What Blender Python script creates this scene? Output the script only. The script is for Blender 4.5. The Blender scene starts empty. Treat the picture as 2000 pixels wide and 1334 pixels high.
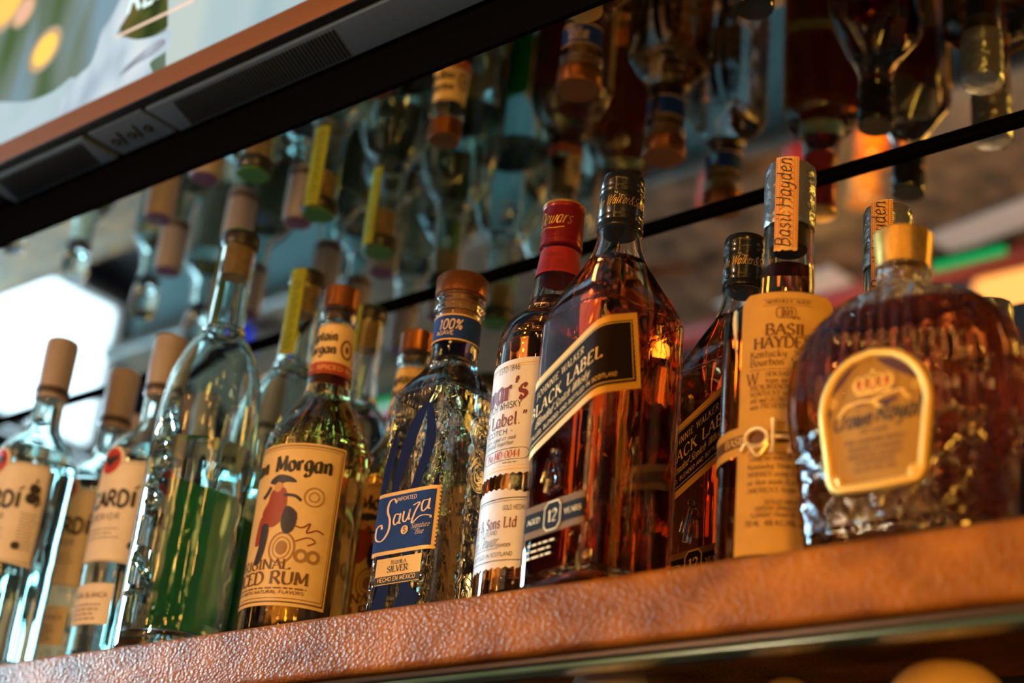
import bpy, math, random
from mathutils import Vector, Matrix
from mathutils.geometry import tessellate_polygon
random.seed(7)
PI = math.pi
S = bpy.context.scene
COL = S.collection

# ------------------------------------------------------------------ camera
cam_d = bpy.data.cameras.new('camera')
cam = bpy.data.objects.new('camera', cam_d)
COL.objects.link(cam)
S.camera = cam
RX = Vector((0.7712597753731935, -0.2019735666589584, -0.6036265710373845))   # world X, Y, Z in (right, down, forward)
RY = Vector((0.6297600569149631, 0.3799749922491953, 0.6775110891931485))
RZ = Vector((0.09252367051600258, -0.9026769541958425, 0.4202543120040089))
m = Matrix(((RX[0], -RX[1], -RX[2]), (RY[0], -RY[1], -RY[2]), (RZ[0], -RZ[1], -RZ[2]))).to_4x4()
m.translation = Vector((0.8, -0.82, -0.3181))
cam.matrix_world = m
cam_d.sensor_width = 36
cam_d.lens = 57.914
cam_d.clip_start = 0.02
cam_d.dof.use_dof = True
cam_d.dof.focus_distance = 1.255
cam_d.dof.aperture_fstop = 3.2
cam_d.dof.aperture_blades = 0

# ------------------------------------------------------------------ render look
S.view_settings.view_transform = 'Standard'
S.view_settings.look = 'None'
S.view_settings.exposure = 0.18
S.view_settings.gamma = 1
S.view_settings.use_curve_mapping = False
cy = S.cycles
cy.max_bounces = 22
cy.transmission_bounces = 20
cy.glossy_bounces = 10
cy.diffuse_bounces = 2
cy.transparent_max_bounces = 8
cy.volume_bounces = 0
cy.sample_clamp_indirect = 6
cy.sample_clamp_direct = 0
cy.use_adaptive_sampling = True
cy.adaptive_threshold = 0.02

w = bpy.data.worlds.new('room_air')
S.world = w
w.use_nodes = True
w.node_tree.nodes['Background'].inputs[0].default_value = (0.30, 0.20, 0.13, 1)
w.node_tree.nodes['Background'].inputs[1].default_value = 0.03


def light(name, kind, loc, power, color, size=0.1, size_y=None, target=None):
    d = bpy.data.lights.new(name, kind)
    d.energy = power
    d.color = color
    if kind == 'AREA':
        d.size = size
        if size_y:
            d.shape = 'RECTANGLE'
            d.size_y = size_y
    elif kind in ('POINT', 'SPOT'):
        d.shadow_soft_size = size
    o = bpy.data.objects.new(name, d)
    COL.objects.link(o)
    o.location = loc
    if target is not None:
        o.rotation_euler = (Vector(target) - Vector(loc)).to_track_quat('-Z', 'Y').to_euler()
    return o


WARM = (1.0, 0.50, 0.13)
WARM2 = (1.0, 0.60, 0.25)
COOL = (0.30, 0.72, 1.0)
light('bar_key_light', 'AREA', (-0.55, -1.40, 0.20), 8, (1.0, 0.68, 0.42), 0.10, 0.10, (0.0, 0.05, 0.12))
light('counter_glow', 'AREA', (1.15, -1.0, -0.20), 8.5, (1.0, 0.47, 0.05), 0.22, 0.22, (0.4, 0.0, -0.02))
light('room_fill', 'AREA', (-1.2, -2.8, 1.2), 5.5, (1.0, 0.48, 0.18), 1.2, 1.2, (-1.0, -1.5, -1.6))

# ------------------------------------------------------------------ materials
MATS = {}


def nt(name):
    mt = bpy.data.materials.new(name)
    mt.use_nodes = True
    t = mt.node_tree
    return mt, t, t.nodes['Principled BSDF']


def mat(name, color, rough=0.5, metal=0.0, spec=0.5, noise=0.0, nscale=60, bump=0.0, bscale=200, coat=0.0, trans=0.0, ior=1.5):
    if name in MATS:
        return MATS[name]
    mt, t, b = nt(name)
    b.inputs['Base Color'].default_value = (*color, 1)
    b.inputs['Roughness'].default_value = rough
    b.inputs['Metallic'].default_value = metal
    b.inputs['Specular IOR Level'].default_value = spec
    b.inputs['Coat Weight'].default_value = coat
    b.inputs['Transmission Weight'].default_value = trans
    b.inputs['IOR'].default_value = ior
    if noise or bump:
        tc = t.nodes.new('ShaderNodeTexCoord')
    if noise:
        n = t.nodes.new('ShaderNodeTexNoise')
        n.inputs['Scale'].default_value = nscale
        n.inputs['Detail'].default_value = 4
        r = t.nodes.new('ShaderNodeValToRGB')
        r.color_ramp.elements[0].position = 0.3
        r.color_ramp.elements[1].position = 0.7
        r.color_ramp.elements[0].color = (*[c * (1 - noise) for c in color], 1)
        r.color_ramp.elements[1].color = (*[min(1, c * (1 + noise)) for c in color], 1)
        t.links.new(tc.outputs['Object'], n.inputs['Vector'])
        t.links.new(n.outputs['Fac'], r.inputs[0])
        t.links.new(r.outputs[0], b.inputs['Base Color'])
    if bump:
        n = t.nodes.new('ShaderNodeTexNoise')
        n.inputs['Scale'].default_value = bscale
        n.inputs['Detail'].default_value = 3
        bp = t.nodes.new('ShaderNodeBump')
        bp.inputs['Strength'].default_value = bump
        bp.inputs['Distance'].default_value = 0.002
        t.links.new(tc.outputs['Object'], n.inputs['Vector'])
        t.links.new(n.outputs['Fac'], bp.inputs['Height'])
        t.links.new(bp.outputs[0], b.inputs['Normal'])
    MATS[name] = mt
    return mt


def emit(name, color, strength):
    if name in MATS:
        return MATS[name]
    mt = bpy.data.materials.new(name)
    mt.use_nodes = True
    t = mt.node_tree
    t.nodes.clear()
    e = t.nodes.new('ShaderNodeEmission')
    e.inputs[0].default_value = (*color, 1)
    e.inputs[1].default_value = strength
    o = t.nodes.new('ShaderNodeOutputMaterial')
    t.links.new(e.outputs[0], o.inputs[0])
    MATS[name] = mt
    return mt


def liquid_mat(name, color, density, ior=1.34, tint=(1, 1, 1)):
    mt, t, b = nt(name)
    b.inputs['Base Color'].default_value = (*tint, 1)
    b.inputs['Transmission Weight'].default_value = 1
    b.inputs['Roughness'].default_value = 0
    b.inputs['IOR'].default_value = ior
    if density:
        v = t.nodes.new('ShaderNodeVolumeAbsorption')
        v.inputs['Color'].default_value = (*color, 1)
        v.inputs['Density'].default_value = density
        t.links.new(v.outputs[0], t.nodes['Material Output'].inputs['Volume'])
    return mt


def glass_mat(name, tint, bump=0.0, bscale=40):
    mt, t, b = nt(name)
    b.inputs['Base Color'].default_value = (*tint, 1)
    b.inputs['Transmission Weight'].default_value = 1
    b.inputs['Roughness'].default_value = 0
    b.inputs['IOR'].default_value = 1.5
    if bump:
        tc = t.nodes.new('ShaderNodeTexCoord')
        n = t.nodes.new('ShaderNodeTexNoise')
        n.inputs['Scale'].default_value = bscale
        n.inputs['Detail'].default_value = 1
        bp = t.nodes.new('ShaderNodeBump')
        bp.inputs['Strength'].default_value = bump
        bp.inputs['Distance'].default_value = 0.002
        t.links.new(tc.outputs['Object'], n.inputs['Vector'])
        t.links.new(n.outputs['Fac'], bp.inputs['Height'])
        t.links.new(bp.outputs[0], b.inputs['Normal'])
    return mt


GLASS = glass_mat('clear_glass', (0.97, 0.99, 0.985), 0.25, 35)
GLASS_TEAL_LIT = glass_mat('teal_lit_glass', (0.84, 0.975, 0.955), 0.25, 35)  # clear glass with the teal light of the left end put into its tint
WATER = liquid_mat('clear_spirit', (1, 1, 1), 0)
AMBER = liquid_mat('dark_amber_whisky', (0.86, 0.43, 0.01), 46)
GOLD_L = liquid_mat('golden_rum', (0.97, 0.66, 0.02), 40)
HONEY = liquid_mat('honey_whisky', (0.96, 0.62, 0.05), 40)
DEEP = liquid_mat('deep_amber_whisky', (0.84, 0.45, 0.01), 50)

# ------------------------------------------------------------------ mesh helpers


def mesh_obj(name, verts, faces, material, parent=None, smooth=True, loc=None, auto=None):
    me = bpy.data.meshes.new(name)
    me.from_pydata([tuple(v) for v in verts], [], faces)
    me.validate()
    if material is not None:
        me.materials.append(material)
    if smooth:
        for p in me.polygons:
            p.use_smooth = True
        if auto:
            me.set_sharp_from_angle(angle=math.radians(auto))
    o = bpy.data.objects.new(name, me)
    COL.objects.link(o)
    if parent is not None:
        o.parent = parent
    if loc is not None:
        o.location = loc
    return o


class MB:
    def __init__(self):
        self.v = []
        self.f = []

    def add(self, verts, faces):
        n = len(self.v)
        self.v += [Vector(q) for q in verts]
        self.f += [tuple(i + n for i in f) for f in faces]

    def box(self, x0, x1, y0, y1, z0, z1):
        self.add([(x, y, z) for x in (x0, x1) for y in (y0, y1) for z in (z0, z1)],
                 [(0, 1, 3, 2), (4, 6, 7, 5), (0, 4, 5, 1), (2, 3, 7, 6), (0, 2, 6, 4), (1, 5, 7, 3)])

    def bevbox(self, x0, x1, y0, y1, z0, z1, b):
        # box with rounded long edges along X
        n = 5
        pts = []
        for cyy, czz, a0 in ((y1 - b, z1 - b, 0), (y0 + b, z1 - b, PI / 2), (y0 + b, z0 + b, PI), (y1 - b, z0 + b, 1.5 * PI)):
            for i in range(n + 1):
                a = a0 + PI / 2 * i / n
                pts.append((cyy + b * math.cos(a), czz + b * math.sin(a)))
        k = len(pts)
        self.add([(x, p[0], p[1]) for x in (x0, x1) for p in pts],
                 [(i, (i + 1) % k, k + (i + 1) % k, k + i) for i in range(k)] + [tuple(range(k))[::-1], tuple(range(k, 2 * k))])

    def lathe(self, prof, n=32, c=(0, 0, 0), rx=1, ry=1):
        k = len(prof)
        vs = []
        for r, z in prof:
            for i in range(n):
                a = 2 * PI * i / n
                vs.append((c[0] + r * rx * math.cos(a), c[1] + r * ry * math.sin(a), c[2] + z))
        fs = []
        for j in range(k - 1):
            for i in range(n):
                fs.append((j * n + i, j * n + (i + 1) % n, (j + 1) * n + (i + 1) % n, (j + 1) * n + i))
        fs.append(tuple(range(n))[::-1])
        fs.append(tuple((k - 1) * n + i for i in range(n)))
        self.add(vs, fs)

    def tube(self, pts, r, n=8, closed=False):
        pts = [Vector(p) for p in pts]
        k = len(pts)
        vs = []
        prev = None
        for i, p in enumerate(pts):
            if closed:
                t = pts[(i + 1) % k] - pts[i - 1]
            else:
                t = pts[min(i + 1, k - 1)] - pts[max(i - 1, 0)]
            t.normalize()
            if prev is None:
                a = Vector((0, 0, 1)) if abs(t.z) < 0.8 else Vector((1, 0, 0))
                u = t.cross(a).normalized()
            else:
                u = (prev - t * prev.dot(t)).normalized()
            prev = u
            q = t.cross(u)
            rr = r[i] if isinstance(r, (list, tuple)) else r
            for j in range(n):
                an = 2 * PI * j / n
                vs.append(p + u * rr * math.cos(an) + q * rr * math.sin(an))
        fs = []
        for i in range(k if closed else k - 1):
            a, b = i * n, ((i + 1) % k) * n
            for j in range(n):
                fs.append((a + j, a + (j + 1) % n, b + (j + 1) % n, b + j))
        if not closed:
            fs.append(tuple(range(n))[::-1])
            fs.append(tuple((k - 1) * n + j for j in range(n)))
        self.add(vs, fs)

    def out(self, name, material, parent=None, smooth=True, auto=35, loc=None):
        return mesh_obj(name, self.v, self.f, material, parent, smooth, loc, auto)


def thing(name, label, cat, loc=(0, 0, 0), rz=0.0, group=None):
    o = bpy.data.objects.new(name, None)
    COL.objects.link(o)
    o.empty_display_size = 0.05
    o.location = loc
    o.rotation_euler = (0, 0, rz)
    return tag(o, label, cat, group)


def tag(o, label, cat, group=None):
    o['label'] = label
    o['category'] = cat
    if group:
        o['group'] = group
    return o


def struct(o):
    o['kind'] = 'structure'
    return o


def catmull(pts, n=6, closed=False):
    pts = [tuple(p) for p in pts]
    if len(pts) < 3:
        return pts
    d = len(pts[0])
    out = []
    k = len(pts)
    for i in range(k if closed else k - 1):
        if closed:
            p0, p1, p2, p3 = pts[i - 1], pts[i], pts[(i + 1) % k], pts[(i + 2) % k]
        else:
            p1, p2 = pts[i], pts[i + 1]
            p0 = pts[i - 1] if i else tuple(2 * p1[c] - p2[c] for c in range(d))
            p3 = pts[i + 2] if i + 2 < k else tuple(2 * p2[c] - p1[c] for c in range(d))
        for j in range(n):
            t = j / n
            out.append(tuple(0.5 * (2 * p1[c] + (p2[c] - p0[c]) * t + (2 * p0[c] - 5 * p1[c] + 4 * p2[c] - p3[c]) * t * t
                                    + (3 * p1[c] - p0[c] - 3 * p2[c] + p3[c]) * t ** 3) for c in range(d)))
    if not closed:
        out.append(pts[-1])
    return out


# ------------------------------------------------------------------ lettering: a small pen-drawn alphabet
G = {
    'A': '8;l0,0 4,10 8,0;l1.5,3.6 6.5,3.6', 'B': '7.4;l1,0 1,10;c1,10 4.6,9.9 6.2,7.7 4.6,5.5 1,5.3;c1,5.3 5.2,5.1 7,2.7 5.2,.2 1,0',
    'C': '8;c7.6,8 6,9.6 3.8,9.8 1.4,8.3 .6,5 1.6,1.6 4,.1 6.2,.5 7.8,2', 'D': '8.4;l1,0 1,10;c1,10 4.4,9.9 7.2,8 8,5 7.2,2 4.4,.1 1,0',
    'E': '7;l6.3,9 6.3,10 1,10 1,0 6.6,0 6.6,1;l1,5.2 5,5.2', 'F': '6.6;l6.2,10 1,10 1,0;l1,5.2 5,5.2',
    'G': '8.4;c7.6,8 6,9.6 3.8,9.8 1.4,8.3 .6,5 1.6,1.6 4,.1 6.2,.4 7.6,1.6;l7.7,1.2 7.7,4.6 5.2,4.6',
    'H': '8.6;l1,0 1,10;l7.6,0 7.6,10;l1,5.2 7.6,5.2', 'I': '3;l1.5,0 1.5,10', 'J': '4;c2.6,10 2.6,3 2.2,-.6 .4,-2',
    'K': '8;l1,0 1,10;l7,10 1,4.6;l3,6.2 7.8,0', 'L': '6.6;l1,10 1,0 6.2,0 6.4,1.6', 'M': '10;l1,0 1.4,10 5,1.5 8.6,10 9,0',
    'N': '8.8;l1,0 1,10 7.8,0 7.8,10', 'O': '9;c4.5,10 1.6,8.5 .6,5 1.6,1.5 4.5,0 7.4,1.5 8.4,5 7.4,8.5 4.5,10',
    'P': '7;l1,0 1,10;c1,10 4.8,9.9 6.6,7.4 4.8,4.9 1,4.8', 'Q': '9;c4.5,10 1.6,8.5 .6,5 1.6,1.5 4.5,0 7.4,1.5 8.4,5 7.4,8.5 4.5,10;l5,2 8.4,-1.5',
    'R': '8;l1,0 1,10;c1,10 4.8,9.9 6.6,7.6 4.8,5.2 1,5;l3.6,5 7.8,0',
    'S': '6.6;c5.8,8.4 3.6,9.9 1.2,8.6 1,6.6 3.2,5.2 5.6,3.8 5.8,1.4 3.2,0 .6,1.6', 'T': '7.4;l.4,9 .4,10 7,10 7,9;l3.7,10 3.7,0',
    'U': '8.4;c1,10 1,3 2.2,.6 4.2,0 6.2,.6 7.4,3 7.4,10', 'V': '8;l.4,10 4,0 7.6,10', 'W': '12;l.4,10 3.2,0 6,10 8.8,0 11.6,10',
    'X': '8;l.6,10 7.4,0;l7.2,10 .8,0', 'Y': '8;l.4,10 4,5 7.6,10;l4,5 4,0', 'Z': '7;l.8,9.4 .8,10 6.2,10 .6,0 6.4,0 6.4,1',
    '0': '7;c3.5,10 1.3,8.6 .7,5 1.3,1.4 3.5,0 5.7,1.4 6.3,5 5.7,8.6 3.5,10', '1': '4.6;l.8,8.2 2.6,10 2.6,0',
    '2': '6.8;c.8,7.6 1.6,9.6 3.8,9.9 5.8,8.4 5.4,5.8 .8,.2;l.8,0 6.2,0', '4': '7;l4.8,0 4.8,10 .4,3 6.6,3',
    '6': '7;c5.4,9.4 3.4,9.8 1.4,8 .7,3.4 1.6,.8 3.6,0 5.8,1.2 6.1,3.6 4.4,5.6 2.2,5 .9,3.2',
    '8': '7;c3.5,5.3 1.4,6.4 1.3,8.6 3.5,10 5.7,8.6 5.6,6.4 3.5,5.3 1.1,4 .9,1.4 3.5,0 6.1,1.4 5.9,4 3.5,5.3',
    '3': '6.4;c1,8.4 2.8,9.9 5,8.6 4.8,6.2 2.4,5.3;c2.4,5.3 5.2,4.6 5.6,1.8 3,0 .7,1.4', '5': '6.6;l5.6,10 1.4,10 1,5.6;c1,5.6 3.6,6.4 5.7,4.4 5.4,1.4 3,0 .6,1.2',
    '7': '6.4;l.6,10 6,10 2.4,0', '9': '7;c6,7 5.4,4.8 3,4.6 1,6.4 1.2,8.8 3.5,10 5.7,8.8 6.2,5.6 5.2,1.6 2,0',
    '-': '4.4;l.6,4.2 3.8,4.2', '.': '2.4;l.9,0 1.5,.9', ',': '2.4;l1.6,.9 .8,-1.6', "'": '2.4;c1,10 1.8,9.8 1.3,7.6', '"': '4.4;c1,10 1.7,9.8 1.2,7.6;c3,10 3.7,9.8 3.2,7.6',
    '%': '9;l1.4,0 7.4,10;c2.2,9.8 .8,8 2.2,6.2 3.6,8 2.2,9.8;c6.8,3.6 5.4,1.8 6.8,0 8.2,1.8 6.8,3.6',
    '&': '9;c8.4,0 2.4,7 2.8,9.4 4.6,9.6 5.2,7.8 1.2,4 1,1.2 3.4,0 6.2,1.4 8,4.6', ':': '2.6;l.9,0 1.5,.9;l.9,5 1.5,5.9', '/': '5;l.4,-1 4.6,10.4',
    'a': '6.4;c5.4,5.6 3.4,6.6 1.2,5.2 .8,1.8 2.6,0 4.6,1.2 5.4,3;c5.4,6.4 5.2,2 5.4,.4 6.6,.6', 'b': '6.4;c1.1,10 1,3 1.6,.6 3.6,.1 5.6,2 5.6,5 3.6,6.5 1.2,4.6',
    'c': '5.4;c4.9,5.4 3.2,6.6 1.2,5.2 .7,2.4 2.2,.1 4,.3 5.2,1.4', 'd': '6.6;c5.4,4.8 3.4,6.6 1.2,5.2 .8,1.8 2.6,0 4.6,1.2 5.4,3;c5.5,10 5.3,2 5.5,.4 6.6,.6',
    'e': '5.6;c.9,3.3 3.6,3.6 4.9,4.6 4.2,6.3 2.6,6.5 1,5 .8,2.2 2.2,.1 4,.3 5.6,1.6', 'f': '4.6;c4.6,9.2 3.4,10 2.2,8.6 2,4 1.9,0;l.4,6.4 4,6.4',
    'g': '6.2;c5.2,5.4 3.2,6.6 1.2,5.2 .9,2.2 2.6,.6 4.6,1.8 5.2,3.4;c5.2,6.4 5.2,0 4.4,-2.8 2.2,-3.2 .8,-2', 'h': '6.6;l1.2,0 1.2,10;c1.2,4.4 3.2,6.5 5,5.4 5.2,2 5.4,.2 6.6,.6',
    'i': '3;c1.4,6.4 1.3,2 1.6,.3 2.8,.6;l1.2,8.2 1.7,9', 'j': '3;c1.6,6.4 1.6,-1 .8,-3 -.6,-2.6;l1.4,8.2 1.9,9', 'k': '6.4;l1.2,0 1.2,10;c5.2,6.4 3.4,4.6 1.4,3.6;c2.4,4 4,1 6.2,.2',
    'l': '3;c1.4,10 1.3,3 1.6,.4 2.8,.6', 'm': '10;l1.2,0 1.2,6.4;c1.2,4.4 3,6.5 4.8,5.4 5,2 5,0;c5,4.4 6.8,6.5 8.6,5.4 8.8,2 9,.2 10,.6',
    'n': '6.6;l1.2,0 1.2,6.4;c1.2,4.4 3.2,6.5 5,5.4 5.2,2 5.4,.2 6.6,.6', 'o': '6.2;c3.1,6.5 1,5.2 .9,2 3.1,0 5.3,1.6 5.2,4.8 3.1,6.5 ', 'p': '6.4;l1.2,6.4 1.1,-3.4;c1.2,4.6 3.4,6.6 5.6,4.8 5.4,1.6 3.6,0 1.2,1.4',
    'q': '6.2;c5.2,5 3.2,6.6 1,5 .9,1.6 2.6,0 5.2,2;l5.3,6.4 5.2,-3.4', 'r': '4.8;l1.2,6.4 1.2,0;c1.2,4 2.6,6.2 4.6,6', 's': '5;c4.2,5.6 2.6,6.6 1,5.4 1.2,3.9 3.6,2.9 4.1,1.4 2.6,0 .6,1',
    't': '4.2;c2,9 1.8,2 2.4,.3 4.2,.8;l.4,6.4 3.8,6.4', 'u': '6.6;c1.1,6.4 1,2 2,.2 4,.4 5.3,3;c5.4,6.4 5.2,2 5.5,.3 6.6,.6', 'v': '5.6;c.6,6.4 2.6,.2;c2.6,.2 4.4,3 5.2,6.4',
    'w': '9;c.8,6.4 1.2,1.4 2.4,.2 4,1.6 4.6,6;c4.6,6 4.8,1.4 6,.2 7.8,2 8.4,6.4', 'x': '6;c.8,6.4 5.4,0;c5.2,6.4 .8,0', 'y': '6.2;c1,6.4 1,2.6 2.4,1.4 4,2 5,4;c5.2,6.4 5,0 3.8,-3 1,-2.8',
    'z': '5.6;l.8,6.2 5,6.2 .8,.2 5.2,.2', ' ': '4;',
}


def ribbon(pts, wfun):
    out = []
    k = len(pts)
    P = [Vector(p) for p in pts]
    L, R_ = [], []
    for i in range(k):
        t = P[min(i + 1, k - 1)] - P[max(i - 1, 0)]
        if t.length < 1e-9:
            t = Vector((0, 1))
        t.normalize()
        n = Vector((-t.y, t.x))
        hw = wfun(t) / 2
        L.append(P[i] + n * hw)
        R_.append(P[i] - n * hw)
    for i in range(k - 1):
        out.append((L[i], L[i + 1], R_[i + 1], R_[i]))
    return out


def densify(pts, step):
    out = [pts[0]]
    for a, b in zip(pts, pts[1:]):
        d = math.hypot(b[0] - a[0], b[1] - a[1])
        k = max(1, int(d / step))
        for i in range(1, k + 1):
            out.append((a[0] + (b[0] - a[0]) * i / k, a[1] + (b[1] - a[1]) * i / k))
    return out


def text(s, u, v, h, style='serif', align='c', track=0.0, thick=1.5, thin=0.6, squeeze=1.0, slant=0.0, width=None):
    """text -> list of quads in label space; h = capital height, (u, v) = baseline anchor"""
    k = h / 10.0
    quads = []
    x = 0.0
    for ch in s:
        g = G.get(ch, G['-'])
        parts = g.split(';')
        wd = float(parts[0])
        for st in parts[1:]:
            st = st.strip()
            if not st:
                continue
            pts = [tuple(float(q) for q in p.split(',')) for p in st[1:].split()]
            if st[0] == 'c':
                segs = [catmull(pts, 5)]
            else:
                segs = [densify(list(ab), 2.5) for ab in zip(pts, pts[1:])]
            for sg in segs:
                def wf(t):
                    if style == 'script':
                        return thin + (thick - thin) * abs(t.y) ** 1.5
                    if style == 'sans':
                        return thick
                    dn = abs(t.x * 0.5 - t.y * 0.87) if t.x * t.y < -0.05 else abs(t.y) * (0.55 if (t.x * t.y > .2) else 1)
                    return thin + (thick - thin) * min(1, dn) ** 1.6
                for q in ribbon(sg, wf):
                    quads.append([(p.x + x, p.y) for p in q])
            if style == 'serif' and st[0] == 'l' and ch not in ".,-:'":
                for e, o in ((pts[0], pts[1]), (pts[-1], pts[-2])):
                    dy, dx = e[1] - o[1], e[0] - o[0]
                    if abs(dy) > abs(dx) * 1.2 and abs(dy) > 3:
                        y = e[1]
                        sg2 = -1 if dy > 0 else 1
                        quads.append([(e[0] + x - 1.5, y), (e[0] + x + 1.5, y), (e[0] + x + 1.5, y + sg2 * thin), (e[0] + x - 1.5, y + sg2 * thin)])
        x += wd + 1.1 + track
    x -= 1.1 + track
    sq = squeeze
    if width:
        sq = width / (x * k)
    off = {'c': -x / 2, 'l': 0, 'r': -x}[align]
    return [[(u + ((px + off) * sq + py * slant) * k, v + py * k) for px, py in q] for q in quads]


def rect(u0, u1, v0, v1, n=8):
    out = []
    for i in range(n):
        a, b = u0 + (u1 - u0) * i / n, u0 + (u1 - u0) * (i + 1) / n
        out.append([(a, v0), (b, v0), (b, v1), (a, v1)])
    return out


def frame(u0, u1, v0, v1, t, n=10):
    return rect(u0, u1, v0, v0 + t, n) + rect(u0, u1, v1 - t, v1, n) + \
        [q for i in range(4) for q in rect(u0, u0 + t, v0 + (v1 - v0) * i / 4, v0 + (v1 - v0) * (i + 1) / 4, 1)] + \
        [q for i in range(4) for q in rect(u1 - t, u1, v0 + (v1 - v0) * i / 4, v0 + (v1 - v0) * (i + 1) / 4, 1)]


def disc(u, v, ru, rv=None, n=20):
    rv = rv or ru
    return [[(u, v), (u + ru * math.cos(2 * PI * i / n), v + rv * math.sin(2 * PI * i / n)),
             (u + ru * math.cos(2 * PI * (i + 1) / n), v + rv * math.sin(2 * PI * (i + 1) / n))] for i in range(n)]


def ring(u, v, ru, rv, t, n=24):
    return ribbon([(u + ru * math.cos(2 * PI * i / n), v + rv * math.sin(2 * PI * i / n)) for i in range(n + 1)], lambda q: t)


def poly(pts, n_smooth=0):
    if n_smooth:
        pts = catmull(pts, n_smooth, True)
    tris = tessellate_polygon([[Vector((p[0], p[1], 0)) for p in pts]])
    return [[pts[i] for i in t] for t in tris]


def stroke(pts, wd, smooth=True, thin=None):
    p = catmull(pts, 6) if smooth else densify(pts, 0.01)
    if thin is None:
        return ribbon(p, lambda t: wd)
    return ribbon(p, lambda t: thin + (wd - thin) * abs(t.y) ** 1.3)


def lines(u0, u1, v, dv, n, t, rnd=0.25):
    """rows of tiny print too small to read"""
    out = []
    for i in range(n):
        x = u0 + random.random() * (u1 - u0) * rnd * 0.3
        e = u1 - random.random() * (u1 - u0) * rnd
        while x < e:
            wl = t * random.uniform(2, 6)
            out.append([(x, v - i * dv), (min(x + wl, e), v - i * dv), (min(x + wl, e), v - i * dv + t), (x, v - i * dv + t)])
            x += wl + t * 1.2
    return out


# ------------------------------------------------------------------ bottles
class Fit:
    """height table of a bottle type: profile height -> real height, plus a girth factor"""

    def __init__(self, tab, rs=1.0):
        self.t, self.rs = tab, rs

    def __call__(self, z, inv=False):
        a, b = (1, 0) if inv else (0, 1)
        T = self.t
        for p, q in zip(T, T[1:]):
            if z <= q[a] or q is T[-1]:
                return p[b] + (q[b] - p[b]) * (z - p[a]) / (q[a] - p[a])


FIT = Fit([(0, 0), (1, 1)])


def use(*tab, rs=1.0):
    global FIT
    FIT = Fit([(0, 0)] + list(tab), rs)


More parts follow.
